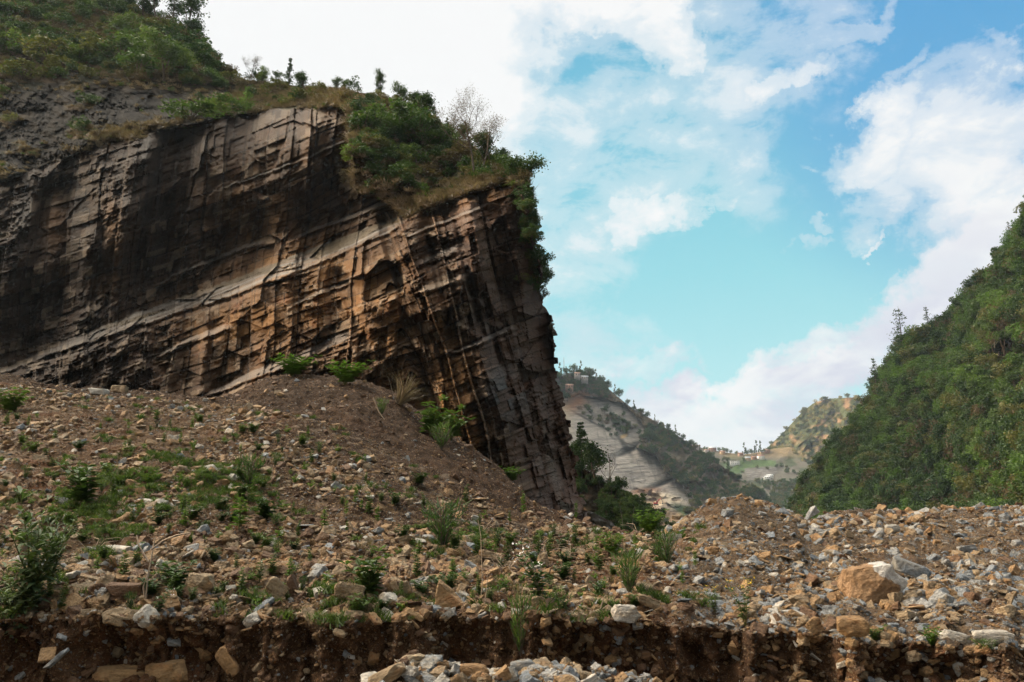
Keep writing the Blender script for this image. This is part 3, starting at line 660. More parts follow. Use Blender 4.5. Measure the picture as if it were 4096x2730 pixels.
# --- steep wooded mountainside on the right
SK_RT = [(770, 540), (795, 520), (802, 505), (806, 488), (822, 472), (830, 455), (846, 440), (858, 425), (868, 405), (880, 385), (893, 367), (905, 350), (920, 338), (935, 331), (950, 320), (965, 305), (975, 292), (990, 278), (1005, 254), (1015, 237), (1024, 223), (1060, 172), (1200, 20), (1400, -150)]
def d_rt(PX, PY, t): return np.clip(400 - (PX - 800) * 0.80, 120, 500) + (540 - PY) * 0.28 + fbm(PX / 40, PY / 40, 541, 5) * 22 - ridge((PX + PY * .5) / 80, PY / 140, 543) * 24
def c_rt(PX, PY, t):
    C = np.zeros(PX.shape + (3,)); C[:] = (0.035, 0.045, 0.018)
    return cmix(C, (0.09, 0.07, 0.035), sstep(fbm(PX / 14, PY / 14, 545), 0.1, .4))
RT = sheet('steep_mountainside', 770, 1400, 520, 570, SK_RT, 320, d_rt, c_rt, M['far'], 'steep mountainside under the dense wood', over=120)
# --- wooded spur just behind the rock face
SK_SP = [(520, 440), (560, 452), (575, 463), (590, 472), (604, 482), (616, 488), (629, 498), (638, 508), (650, 519), (660, 531), (670, 543), (700, 566)]
def d_sp(PX, PY, t): return 175 - (PX - 560) * 0.15 + (530 - PY) * 0.25 + fbm(PX / 20, PY / 20, 551, 5) * 7
def c_sp(PX, PY, t):
    C = np.zeros(PX.shape + (3,)); C[:] = (0.09, 0.07, 0.04)
    C = cmix(C, (0.16, 0.105, 0.07), sstep(fbm(PX / 9, PY / 6, 553), 0.0, .4)); C = cmix(C, (0.04, 0.06, 0.02), sstep(PX, 600, 612))
    return C
SPUR = sheet('wooded_spur', 520, 700, 240, 575, SK_SP, 160, d_sp, c_sp, M['hill'], 'low spur of brown scrub behind the foot of the rock face', over=40)
# --- rock toe at the foot of the nose
SK_TOE = [(560, 500), (584, 510), (592, 512), (600, 516), (612, 522), (618, 530), (640, 545), (680, 560)]
def d_toe(PX, PY, t):
    vb, dx, dy = voro(PX / 6, PY / 5, 561); return 60 + (PX - 580) * 0.35 - vb * 1.5 + fbm(PX / 10, PY / 10, 563) * 2
def c_toe(PX, PY, t):
    C = np.zeros(PX.shape + (3,)); C[:] = (0.12, 0.085, 0.06)
    return cmix(C, (0.24, 0.20, 0.17), sstep(fbm(PX / 4, PY / 4, 565), 0.05, .4))
sheet('rock_toe', 560, 680, 160, 590, SK_TOE, 110, d_toe, c_toe, M['cliff'], 'broken rock toe at the foot of the rock face', over=14)

# --- valley floor reaching the horizon
_v = []
for r in (0, 60, 400, 1500, 5000, 14000):
    for k in range(48):
        a = 2 * math.pi * k / 48; _v.append((r * math.cos(a), r * math.sin(a), -9 - 0.012 * min(r, 1500)))
_C = np.zeros((len(_v), 3)); _C[:] = (0.09, 0.095, 0.05)
tag(obj('valley_ground', mesh_np('valley_ground', _v, np.array([[i * 48 + k, i * 48 + (k + 1) % 48, (i + 1) * 48 + (k + 1) % 48, (i + 1) * 48 + k] for i in range(5) for k in range(48)]), M['far'], _C)), 'valley floor beyond the rubble', kind='structure')

# ================================================================== NEAR RUBBLE
BT = [(-300, 618), (0, 620), (60, 618), (150, 621), (350, 622), (480, 617), (560, 619), (640, 621), (700, 627), (760, 633), (808, 637), (860, 645), (930, 648), (1024, 651), (1324, 660)]
Y1L = [(-300, 405), (0, 388), (60, 392), (150, 396), (215, 400), (250, 404), (290, 418), (350, 436), (413, 462), (460, 484), (500, 503), (530, 516), (560, 524), (590, 530), (640, 539), (668, 538), (684, 524), (697, 513), (715, 504), (735, 503), (760, 507), (785, 514), (800, 521), (815, 518), (850, 515), (900, 515), (1024, 511), (1324, 505)]
YCL = [(-300, 385), (0, 377), (30, 384), (65, 388), (150, 392), (210, 399), (228, 396), (245, 387), (262, 378), (290, 377), (345, 380), (372, 388), (395, 396), (410, 408), (430, 424), (455, 440), (480, 456), (500, 472), (520, 490), (530, 505), (548, 514), (570, 521), (600, 528), (640, 537), (668, 535), (684, 520), (697, 511), (715, 501), (733, 497), (758, 503), (785, 512), (801, 521), (815, 515), (850, 512), (900, 512), (1024, 508), (1324, 500)]
D1L = [(-300, 25), (200, 25), (330, 23), (520, 20), (640, 17), (700, 18.5), (800, 19), (1324, 20)]
DCL = [(-300, 27), (200, 29), (260, 31), (420, 32), (520, 29), (560, 24), (600, 20), (640, 18), (700, 19.5), (800, 20), (1324, 21)]
def near_ground():
    u = np.linspace(-300, 1324, 1100); nu = len(u)
    yb = 10.0 + fbm(u / 90, u * 0, 601, 4) * 0.5 + fbm(u / 14, u * 0, 603, 4) * 0.28 - sstep(u, 700, 900) * 1.0
    zb = tanE(interp(u, BT) + fbm(u / 30, u * 0, 605, 5) * 4.5) * yb
    y1 = interp(u, D1L); z1 = tanE(interp(u, Y1L)) * y1
    yc = interp(u, DCL); zc = tanE(interp(u, YCL)) * yc
    foot = np.full(nu, -1.95) - 0.05 * sstep(u, 0, 500)
    rows = []
    def heap(uu, Y):
        h = 0.76 * sstep(uu, 330, 400) * (1 - sstep(uu, 560, 760)) + 0.16 * sstep(uu, 560, 700)
        return h * np.exp(-((Y - 7.6) / 0.8) ** 2)
    for t in np.linspace(0, 1, 110):
        Y = 2.2 + (yb - 0.30 - 2.2) * t; rows.append((Y, foot + heap(u, Y), 0))
    for t in np.linspace(0, 1, 70)[1:]:
        lean = lerp(0.10, 0.8, sstep(u, 760, 1000))
        Y = yb - 0.30 + (0.30 * t ** 0.6) + lean * t * 0; Y = Y - lean * (1 - t) * 0.6
        rows.append((Y, foot + (zb - foot) * t, 1))
    for t in np.linspace(0, 1, 330)[1:]:
        s = t ** 1.25; Y = yb + (y1 - yb) * s
        prof = 0.10 * s + 0.90 * s ** 1.12
        rows.append((Y, zb + (z1 - zb) * prof, 2))
    for t in np.linspace(0, 1, 110)[1:]:
        rows.append((y1 + (yc - y1) * t, z1 + (zc - z1) * (0.35 * t + 0.65 * np.sin(t * math.pi / 2)), 3))
    for t in np.linspace(0, 1, 40)[1:]:
        rows.append((yc + 26 * t, zc - 0.0 - (0.3 * t + 8.0 * t ** 1.3), 4))
    Y = np.stack([r[0] for r in rows]); Z = np.stack([r[1] for r in rows]); S = np.array([r[2] for r in rows])[:, None] * np.ones_like(Y)
    X = (u[None] - 512) / F * Y
    U = np.repeat(u[None], len(rows), 0)
    # relief
    n1 = fbm(X / 1.3, Y / 1.3, 611, 4); n2 = fbm(X / 0.28, Y / 0.28, 613, 4); n0 = fbm(X / 4.5, Y / 4.5, 615, 3)
    vb, dx, dy = voro(X / 0.16, Y / 0.16, 617)
    up = (S >= 2)
    fade = np.where(S >= 2, sstep(Y - yb[None], 0, 0.8), 1.0) * (1 - 0.6 * np.exp(-((Y - yc[None]) / 1.0) ** 2))
    Z = Z + np.where(S != 1, n1 * 0.12 * fade + n2 * 0.06 + (vb - 0.5) * 0.075 + n0 * 0.28 * fade * up, 0)
    Z = Z + np.where(S >= 3, n2 * 0.06, 0)
    # bank face: eroded hollows, small overhang
    bz = (Z - foot[None]); m = (S == 1)
    tt = np.clip(bz / (zb - foot)[None], 0, 1)
    b1 = fbm(U / 42, Z * 1.3, 621, 4); b2 = fbm(U / 9, Z * 7, 623, 4); vb2, _, _ = voro(U / 7, Z * 9, 625)
    Y = Y + m * (np.sin(np.clip(tt, 0, 1) * math.pi) * (0.22 + 0.55 * b1) + b2 * 0.14 + (vb2 - .5) * 0.10)
    Z = Z + m * tt * 0.0
    C = np.zeros(X.shape + (3,)); C[:] = (0.105, 0.056, 0.026)
    C = cmix(C, (0.14, 0.055, 0.021), sstep(n1 + n0 * .7, 0.05, .5) * .8)
    C = cmix(C, (0.12, 0.075, 0.04), sstep(fbm(X / .8, Y / .8, 627, 4), 0.1, .4) * .7)
    right = sstep(U, 650, 700)
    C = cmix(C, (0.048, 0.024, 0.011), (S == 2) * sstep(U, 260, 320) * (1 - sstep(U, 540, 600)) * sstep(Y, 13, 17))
    C = cmix(C, (0.15, 0.110, 0.075), right * 0.7 * up)
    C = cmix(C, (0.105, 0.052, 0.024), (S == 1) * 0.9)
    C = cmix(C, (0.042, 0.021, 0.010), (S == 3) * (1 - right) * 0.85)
    C = cmix(C, (0.19, 0.08, 0.035), (S == 1) * sstep(b1, 0, .4) * .5)
    peb = h3((vb * 1e5).astype(int), (vb * 0).astype(int), (vb * 0).astype(int), 9)
    C = cmix(C, (0.26, 0.17, 0.09), (peb > .78) * .5 * (S == 2)); C = cmix(C, (0.26, 0.25, 0.24), (peb > .9) * .6 * (S == 2) * (0.3 + 0.7 * right) * (S != 1))
    P = np.stack([X, Y, Z], -1)
    # carry on behind / around the camera
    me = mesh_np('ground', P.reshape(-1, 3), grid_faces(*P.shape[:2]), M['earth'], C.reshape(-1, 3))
    tag(obj('ground', me), 'rubble slope, cut earth bank and track of rust-brown earth', kind='structure')
    return P, U, S, yc
GP, GU, GS, GYC = near_ground()
_b = 14; _P = []
for y in np.linspace(-25, 2.25, _b):
    for x in np.linspace(-30, 30, 40): _P.append((x, y, -1.99 + 0.05 * math.sin(x * 1.7 + y)))
_C = np.zeros((len(_P), 3)); _C[:] = (0.2, 0.13, 0.075)
tag(obj('track', mesh_np('track', _P, grid_faces(_b, 40), M['earth'], _C)), 'earth track the picture is taken from', kind='structure')
gpx, gpy = proj(GP)
# visible surface: running minimum of py up each column
vis = np.zeros(gpx.shape, bool); m_ = np.full(gpx.shape[1], 1e9)
for i in range(gpx.shape[0]):
    ok = gpy[i] < m_ - 0.02; vis[i] = ok & (GP[i, :, 1] > 4); m_ = np.where(ok & (GP[i, :, 1] > 4), gpy[i], m_)
vi = np.argwhere(vis & (gpx > -60) & (gpx < 1084) & (gpy < 720)); vxy = np.stack([gpx[vi[:, 0], vi[:, 1]], gpy[vi[:, 0], vi[:, 1]]], 1)
def ground_at(px, py):
    k = np.argmin((vxy[:, 0] - px) ** 2 + (vxy[:, 1] - py) ** 2); i, j = vi[k]; return GP[i, j].copy(), (i, j)
def normal_at(i, j):
    i0, i1 = max(i - 3, 0), min(i + 3, GP.shape[0] - 1); j0, j1 = max(j - 3, 0), min(j + 3, GP.shape[1] - 1)
    n = np.cross(GP[i, j1] - GP[i, j0], GP[i1, j] - GP[i0, j]); return n / (np.linalg.norm(n) + 1e-9)

# ================================================================== SCATTER (for stuff)
def scatter(name, P, R, S, idx, sources, label, extra=None):
    me = bpy.data.meshes.new(name); n = len(P)
    me.vertices.add(n); me.vertices.foreach_set('co', np.asarray(P, np.float32).ravel())
    for nm, ty, arr in (('rot', 'FLOAT_VECTOR', R), ('scl', 'FLOAT_VECTOR', S), ('idx', 'INT', idx)):
        at_ = me.attributes.new(nm, ty, 'POINT')
        at_.data.foreach_set('vector' if ty == 'FLOAT_VECTOR' else 'value', np.asarray(arr, np.float32 if ty != 'INT' else np.int32).ravel())
    o = obj(name, me); tag(o, label, kind='stuff')
    g = bpy.data.node_groups.new(name + '_nodes', 'GeometryNodeTree')
    g.interface.new_socket('Geometry', in_out='INPUT', socket_type='NodeSocketGeometry'); g.interface.new_socket('Geometry', in_out='OUTPUT', socket_type='NodeSocketGeometry')
    N = g.nodes; L = g.links; gi = N.new('NodeGroupInput'); go = N.new('NodeGroupOutput'); J = N.new('GeometryNodeJoinGeometry')
    def na(nm, ty):
        a = N.new('GeometryNodeInputNamedAttribute'); a.data_type = ty; a.inputs[0].default_value = nm
        return next(s for s in a.outputs if s.enabled and s.name == 'Attribute')
    ai, ar, as_ = na('idx', 'INT'), na('rot', 'FLOAT_VECTOR'), na('scl', 'FLOAT_VECTOR')
    for k, src in enumerate(sources):
        oi = N.new('GeometryNodeObjectInfo'); oi.inputs['Object'].default_value = src; oi.inputs['As Instance'].default_value = True
        c = N.new('FunctionNodeCompare'); c.data_type = 'INT'; c.operation = 'EQUAL'
        ins = [s for s in c.inputs if s.enabled]; L.new(ai, ins[0]); ins[1].default_value = k
        ip = N.new('GeometryNodeInstanceOnPoints'); L.new(gi.outputs[0], ip.inputs['Points']); L.new(c.outputs[0], ip.inputs['Selection'])
        L.new(oi.outputs['Geometry'], ip.inputs['Instance']); L.new(ar, ip.inputs['Rotation']); L.new(as_, ip.inputs['Scale'])
        L.new(ip.outputs[0], J.inputs[0])
    L.new(J.outputs[0], go.inputs[0])
    md = o.modifiers.new('scatter', 'NODES'); md.node_group = g
    return o

# ================================================================== STONES
import bmesh
NSH = 9
SHAPES = ['block', 'slab', 'wedge', 'shard', 'chunk', 'slab', 'block', 'plate', 'cobble']
def stone_verts(k, detail=1):
    R = random.Random(100 + k); sh = SHAPES[k]
    dims = {'block': (1, .72, .55), 'slab': (1, .66, .26), 'wedge': (1, .7, .6), 'shard': (1, .38, .28), 'chunk': (.95, .85, .72), 'plate': (1, .8, .15), 'cobble': (1, .75, .6)}[sh]
    bm = bmesh.new(); pts = []
    for _ in range(16 if sh != 'cobble' else 40):
        v = Vector((R.gauss(0, 1), R.gauss(0, 1), R.gauss(0, 1))).normalized()
        p = 0.35 if sh != 'cobble' else 0.8
        v = Vector([math.copysign(abs(c) ** p, c) for c in v])
        if sh == 'wedge': v.z *= 0.5 + 0.5 * v.x * 0.9
        pts.append(bm.verts.new((v.x * dims[0] * .5 * R.uniform(.82, 1), v.y * dims[1] * .5 * R.uniform(.8, 1), v.z * dims[2] * .5 * R.uniform(.85, 1))))
    r = bmesh.ops.convex_hull(bm, input=pts)
    bmesh.ops.delete(bm, geom=[g for g in r['geom_interior'] if isinstance(g, bmesh.types.BMVert)], context='VERTS')
    bmesh.ops.dissolve_limit(bm, angle_limit=0.22, verts=bm.verts, edges=bm.edges)
    bmesh.ops.bevel(bm, geom=list(bm.edges), offset=0.018, segments=1, affect='EDGES', clamp_overlap=True)
    if detail > 1:
        bmesh.ops.triangulate(bm, faces=bm.faces)
        bmesh.ops.subdivide_edges(bm, edges=bm.edges, cuts=2 if detail == 2 else 4, use_grid_fill=True)
        from mathutils import noise as mn
        for v in bm.verts:
            q = v.co * 3.2 + Vector((k * 3.1, 0, 0)); d = mn.fractal(q, .9, 2.2, 5) * 0.05 + (mn.cell(q * 1.3) - .5) * 0.02
            # bedding grooves
            d += 0.002 * math.copysign(1, math.sin(v.co.z * 42 + mn.noise(q) * 2))
            v.co += v.co.normalized() * d
    return bm
COLS = ['ochre', 'tan', 'brown', 'grey', 'blue', 'pale']
CW = {'ochre': 'ochre', 'tan': 'tan', 'brown': 'dark brown', 'grey': 'grey', 'blue': 'blue-grey', 'pale': 'pale'}
SM = {}
for k in range(NSH):
    bm = stone_verts(k)
    for c in COLS:
        me = bpy.data.meshes.new('stone'); bm.to_mesh(me); me.materials.append(M['r_' + c]); SM[(k, c)] = me
    bm.free()
BIG = {}
for k in range(NSH):
    bm = stone_verts(k, 3)
    for c in COLS:
        me = bpy.data.meshes.new('boulder'); bm.to_mesh(me); me.materials.append(M['r_' + c]); BIG[(k, c)] = me
    bm.free()

# ---- particular boulders of the picture:   cx, base y, width, height (1024 px), shape, colour, tilt, label
m_, T_ = newmat('two_tone_stone')
_tc = T_.new('ShaderNodeTexCoord').outputs['Object']; _sp = T_.new('ShaderNodeSeparateXYZ'); T_.link(_tc, _sp.inputs[0])
_n = T_.noise(_tc, 4.0, 6, .6); _n2 = T_.noise(_tc, 12.0, 6, .65)
_f = T_.smooth(T_.math('ADD', T_.math('ADD', _sp.outputs[0], T_.math('MULTIPLY', _sp.outputs[2], 0.5)), T_.math('MULTIPLY', _n, 0.5)), 0.40, 0.44)
_c = T_.mix(_f, T_.mix(_n, (0.26, 0.14, 0.065), (0.48, 0.31, 0.17)), T_.mix(_n2, (0.50, 0.46, 0.42), (0.80, 0.77, 0.72)))
_c = T_.mix(1.0, _c, T_.ramp(_n2, [(.3, .6), (.6, 1.0)]), 'MULTIPLY'); finish(T_, _c, .75, T_.math('ADD', _n, _n2), .9, .12)
me2 = BIG[(4, 'ochre')].copy(); me2.materials[0] = m_; BIG[(4, 'two')] = me2
LM = [  # landmark boulders
    (876, 602, 56, 42, 4, 'two', -14, 'large lumpy tan boulder with a chalky white cap on the bare rubble pile', 'two-tone boulder'),
    (912, 580, 36, 24, 1, 'blue', 22, 'smooth blue-grey slab leaning against the white-capped boulder', 'blue-grey slab'),
    (811, 521, 15, 15, 2, 'grey', -42, 'pale grey wedge standing up alone on the rubble crest', 'crest wedge'),
    (854, 636, 30, 20, 8, 'ochre', 5, 'squat orange-brown boulder at the lip of the bank', 'orange lip boulder'),
    (816, 635, 17, 18, 0, 'ochre', 60, 'ochre oblong rock standing next to the orange lip boulder', None),
    (959, 648, 28, 18, 4, 'pale', 10, 'chalky white boulder half sunk in the lip of the bank', 'chalky boulder'),
    (994, 644, 36, 14, 8, 'pale', 0, 'long pale rounded boulder behind the thin grass at the bank lip', None),
    (444, 609, 29, 31, 2, 'ochre', 72, 'tall pyramid-shaped tan boulder standing on the flat strip', 'pyramid boulder'),
    (386, 621, 15, 15, 2, 'pale', 65, 'pointed pale stone at the brink of the bank below the pyramid boulder', None),
    (468, 570, 12, 12, 2, 'grey', 62, 'light grey pointed stone above the pyramid boulder', None),
    (493, 563, 26, 14, 0, 'tan', 8, 'rounded-edge tan block on the weedy slope beside the dark broom bush', None),
    (404, 597, 14, 16, 0, 'tan', 55, 'upright tan block uphill of the pyramid boulder', None),
    (350, 603, 30, 22, 0, 'tan', 5, 'broad tan block with a mossy face beside the tall leafy weed', None),
    (124, 596, 36, 13, 1, 'brown', 2, 'long low dark brown slab near the forked dry stalk', 'dark brown slab'),
    (115, 558, 28, 17, 2, 'pale', 20, 'big pale-topped wedge uphill of the forked dry stalk', 'pale wedge'),
    (92, 553, 12, 7, 7, 'grey', 15, 'small whitish flat plate beside the pale-topped wedge', None),
    (199, 592, 30, 20, 4, 'tan', 0, 'dull tan boulder half hidden by dark leafy weeds', None),
    (275, 600, 22, 24, 0, 'tan', 35, 'pair-leaning tan slab above the flat strip', None),
    (292, 596, 14, 22, 1, 'brown', 70, 'reddish slab propped upright among blocks above the flat strip', None),
    (62, 666, 22, 17, 1, 'blue', -42, 'smooth blue-grey slab stuck in the dark cut bank', 'slab in the bank'),
    (199, 654, 26, 18, 0, 'ochre', 38, 'ochre rock jutting out of the cut bank', 'jutting rock'),
    (226, 674, 30, 24, 3, 'ochre', 50, 'brown-ochre stone sticking out below the jutting rock', None),
    (118, 690, 50, 24, 8, 'ochre', 5, 'big rust-orange boulder sunk at the foot of the bank', 'rust-orange boulder'),
    (163, 690, 44, 30, 4, 'ochre', -12, 'second rust-orange boulder touching the first at the foot of the bank', None),
    (386, 688, 40, 26, 4, 'tan', -28, 'big tan-grey wedge leading the heap of loose stones', 'heap wedge'),
    (475, 679, 30, 15, 8, 'ochre', 4, 'rounded orange boulder on the heap of loose stones', 'orange heap boulder'),
    (522, 674, 24, 14, 8, 'grey', -5, 'rounded light grey boulder on the heap of loose stones', 'grey heap boulder'),
    (585, 685, 22, 16, 2, 'tan', 55, 'peaked tan stone on the heap of loose stones', None),
    (627, 676, 24, 9, 4, 'tan', 5, 'flat-topped tan stone near the end of the heap', None),
    (626, 621, 28, 17, 4, 'pale', 0, 'low pale pyramid-like boulder at the brink of the bank', 'low pale boulder'),
    (649, 609, 22, 15, 0, 'tan', 20, 'tan block wedged uphill of the low pale boulder', None),
    (543, 566, 12, 14, 0, 'tan', 70, 'slender tan block standing on the weedy slope', None),
    (98, 395, 20, 8, 1, 'pale', 5, 'long flat pale stone on the crest below the rock face', 'crest stone'),
    (119, 393, 18, 9, 0, 'tan', 0, 'tan block next to the flat pale stone on the crest', None),
    (173, 441, 13, 7, 0, 'pale', 0, 'pale block high on the rubble slope', None),
    (200, 449, 9, 6, 4, 'pale', 15, 'small pale chunk beside the pale block high on the slope', None),
    (676, 520, 12, 5, 1, 'tan', 5, 'flat tan stone at the left shoulder of the bare pile', None),
    (676, 541, 13, 8, 0, 'pale', 0, 'pale square-edged block in the dip between slope and bare pile', None),
    (851, 538, 9, 8, 3, 'tan', -70, 'narrow tan shard standing below the crest wedge', None),
    (892, 532, 15, 8, 8, 'pale', 0, 'rounded whitish stone just below the pile crest', 'whitish stone'),
    (968, 553, 18, 9, 0, 'grey', -10, 'greyish block high on the bare pile', None),
    (977, 543, 16, 7, 3, 'tan', -20, 'long sandy stone above the greyish block', None),
]
landmarks = []
placed = []
def put_stone(name, me, pos, w, h, rot, shape, cat, label, group=None):
    o = obj(name, me); o.location = pos; o.rotation_euler = rot; tag(o, label, cat, group); return o
for cx, by, w, h, k, c, tilt, lab, lm in LM:
    p, (i, j) = ground_at(cx, min(by, 680)); Y = p[1]
    if by > 676: Y = p[1] - 0.2
    m = Y / F; W = w * m; H = h * m
    a = math.radians(tilt)
    co_ = BIG[(k, c)] if SHAPES[k] in ('block', 'wedge', 'chunk', 'cobble') else SM[(k, c)]; vv = np.zeros(len(co_.vertices) * 3, np.float32); co_.vertices.foreach_get('co', vv); vv = vv.reshape(-1, 3)
    rz = random.uniform(-.3, .3); Rm = Matrix.Rotation(rz, 3, 'Z') @ Matrix.Rotation(a, 3, 'Y'); Rn = np.array(Rm)
    # fit width and height after the tilt: solve scales by trying
    sx, sy, sz = W, W * .8, H
    for _ in range(12):
        q = (vv * np.array([sx, sy, sz])) @ Rn.T; ew = q[:, 0].max() - q[:, 0].min(); eh = q[:, 2].max() - q[:, 2].min()
        ca = abs(math.cos(a)) ** 2; sa = 1 - ca
        sx *= (W / ew) ** ca * (H / eh) ** sa; sz *= (H / eh) ** ca * (W / ew) ** sa
        sy = 0.75 * max(min(sx, sz), .5 * max(sx, sz))
    o = obj('boulder' if w > 20 else 'rock', co_); o.rotation_euler = Rm.to_euler(); o.scale = (sx, sy, sz)
    z = tanE(by) * p[1] + H * 0.42
    o.location = (p[0], p[1] + 0.02, z if by <= 676 else z)
    if lm == 'slab in the bank' or 'bank' in lab and 'cut' in lab: o.location.y -= 0.12
    tag(o, lab, 'boulder' if w > 20 else 'rock')
    placed.append((cx, by - h / 2, w / 2, h / 2))
    if lm: landmarks.append((cx, by - h / 2, lm))

for n_, (cx, by, w, h, k, c, tl) in enumerate([(408, 408, 9, 6, 0, 'ochre', 12), (424, 424, 7, 5, 4, 'brown', -20), (470, 452, 8, 6, 0, 'brown', 20), (486, 466, 6, 4, 1, 'ochre', 25), (502, 478, 9, 7, 2, 'brown', 10), (516, 492, 8, 5, 0, 'brown', -15), (535, 508, 10, 6, 4, 'brown', 8), (212, 397, 9, 5, 1, 'ochre', 5), (186, 397, 6, 4, 0, 'brown', 10)]):
    p, _ = ground_at(cx, by + 3); m_w = p[1] / F; o = obj('fallen_block', BIG[(k, c)]); o.scale = (w * m_w, w * m_w * .8, h * m_w * 1.5); o.rotation_euler = (.2, math.radians(tl), n_ * 1.3); o.location = p + np.array([0, 0, h * m_w * .2])
    tag(o, f"{CW[c]} block fallen from the cliff, number of its kind lying along the seam of mound and rock" if False else 'angular block fallen along the seam where the mound meets the rock face', 'rock', 'blocks fallen at the cliff foot')
# ---- all the other stones
def sample_ground(n, wfun):
    A = np.linalg.norm(np.cross(GP[1:, :-1] - GP[:-1, :-1], GP[:-1, 1:] - GP[:-1, :-1]), axis=-1)
    inx = (gpx[:-1, :-1] > -120) & (gpx[:-1, :-1] < 1244) & (GP[:-1, :-1, 1] < GYC[None, :-1] + 1.5) & (gpy[:-1, :-1] < 800)
    W = A * inx * wfun(GU[:-1, :-1], GP[:-1, :-1], GS[:-1, :-1]); p = (W / W.sum()).ravel()
    k = rng.choice(len(p), size=n, p=p); i = k // (GP.shape[1] - 1); j = k % (GP.shape[1] - 1)
    a = rng.random(n)[:, None]; b = rng.random(n)[:, None]
    P = GP[i, j] * (1 - a) * (1 - b) + GP[i, j + 1] * a * (1 - b) + GP[i + 1, j] * (1 - a) * b + GP[i + 1, j + 1] * a * b
    return P, i, j
def wf(U, P, S):
    Y = P[..., 1]; w = 1.0 / np.maximum(Y, 5) ** 0.9
    w = w * np.where(S == 1, 0.35, 1) * np.where((S == 3) & (U < 560), 0.28, 1) * np.where((S == 0), 1.1, 1) * np.where((S == 0) & (P[..., 1] < 6), .35, 1)
    w = w * np.where((S == 2) & (U > 270) & (U < 560), 1 - .22 * sstep(Y, 13, 17), 1)
    clump = 0.48 + 1.3 * sstep(fbm(P[..., 0] / 1.6, Y / 1.6, 701, 3), -0.35, 0.3)
    return w * np.where(S == 2, clump, 1)
NST = 175000
SPos, si, sj = sample_ground(NST, wf)
SU = GU[si, sj]; SS = GS[si, sj]
size = 0.034 * (1 - rng.random(NST)) ** (-1 / 2.05)                    # pareto
size = size * (.62 + .85 * sstep(fbm(SPos[:, 0] / 1.1, SPos[:, 1] / 1.8, 707, 3), -.35, .35)); right = (SU > 655); heapm = (SS == 0); size = np.where(right & (SS >= 2), size * .80, size)
size = np.where(heapm, size * 2.0, size); size = np.where((SS == 2) & (SPos[:, 1] < 12.5) & ~right, size * 1.35, size)
size = np.where((SS == 3) & ~right, size * 0.7, size); size = np.where((SS == 2) & (SU > 270) & (SU < 560) & (SPos[:, 1] > 15), size * .75, size)
cap = np.where(heapm, 0.30, np.where(SS == 1, 0.24, np.where(SPos[:, 1] > 16, 0.36, 0.32)))
size = np.where(size > cap, cap * rng.uniform(.35, 1.0, NST), size)
minsz = SPos[:, 1] * 1.5 / F; size = np.maximum(size, minsz)
r_ = rng.random(NST)
probL = np.array([.37, .29, .23, .04, .02, .05]); probR = np.array([.20, .27, .10, .20, .15, .08]); probM = np.array([.22, .10, .58, .03, .02, .05]); probB = np.array([.34, .20, .30, .06, .05, .05]); probH = np.array([.16, .30, .06, .20, .12, .16])
cidx = np.where(heapm, np.searchsorted(probH.cumsum(), r_), np.where(right & (SS != 1), np.searchsorted(probR.cumsum(), r_), np.where(SS == 1, np.searchsorted(probB.cumsum(), r_), np.where((SS == 3) & ~right, np.searchsorted(probM.cumsum(), r_), np.searchsorted(probL.cumsum(), r_))))).clip(0, 5)
kidx = rng.integers(0, NSH, NST)
spx, spy = proj(SPos); psz = size / SPos[:, 1] * F
# keep clear of the landmark boulders
clear = np.ones(NST, bool)
for cx, cy, a, b in placed:
    clear &= ~((((spx - cx) / (a + 2)) ** 2 + ((spy - cy) / (b + 2)) ** 2 < 1) & (psz > 3))
# slope-aligned rotation with scatter
N3 = np.zeros((NST, 3)); N3[:, 2] = 1
gx = np.gradient(GP[..., 2], axis=0)
def slope_rot(n):
    ex = rng.normal(0, .42, n); ey = rng.normal(0, .42, n); ez = rng.uniform(0, 6.283, n); return ex, ey, ez
ex, ey, ez = slope_rot(NST)
lean = np.where(SS >= 2, 0.22, 0.0)
big = size > .12
ex = ex + lean * np.cos(ez); ey = ey - lean * np.sin(ez)
flatten = rng.uniform(.75, 1.15, NST)
SPos[:, 2] += size * np.where(SS == 1, 0.0, 0.07); SPos[:, 1] -= np.where(SS == 1, size * 0.12, 0)
infr = (spx > -4) & (spx < 1028) & (spy > 370) & (spy < 690) & clear
visv = np.zeros(NST, bool); visv[:] = vis[np.clip(si, 0, vis.shape[0] - 1), sj]
cand = np.argsort(-(psz * (infr & visv)))
NIND = 300 - len(LM)
ind = cand[:NIND]; keep_ind = np.zeros(NST, bool); keep_ind[ind] = True
def zone(k):
    if SS[k] == 0: return 'on the loose heap'
    if SS[k] == 1: return 'in the cut bank'
    if right[k]: return 'on the bare pile'
    if SS[k] == 3: return 'on the soil mound'
    if SPos[k, 1] < 12.0: return 'on the flat strip'
    return 'on the weedy slope'
SW = {'block': 'block', 'slab': 'slab', 'wedge': 'wedge', 'shard': 'shard', 'chunk': 'chunk', 'plate': 'plate', 'cobble': 'cobble'}
firsts = {}; used_labels = {}
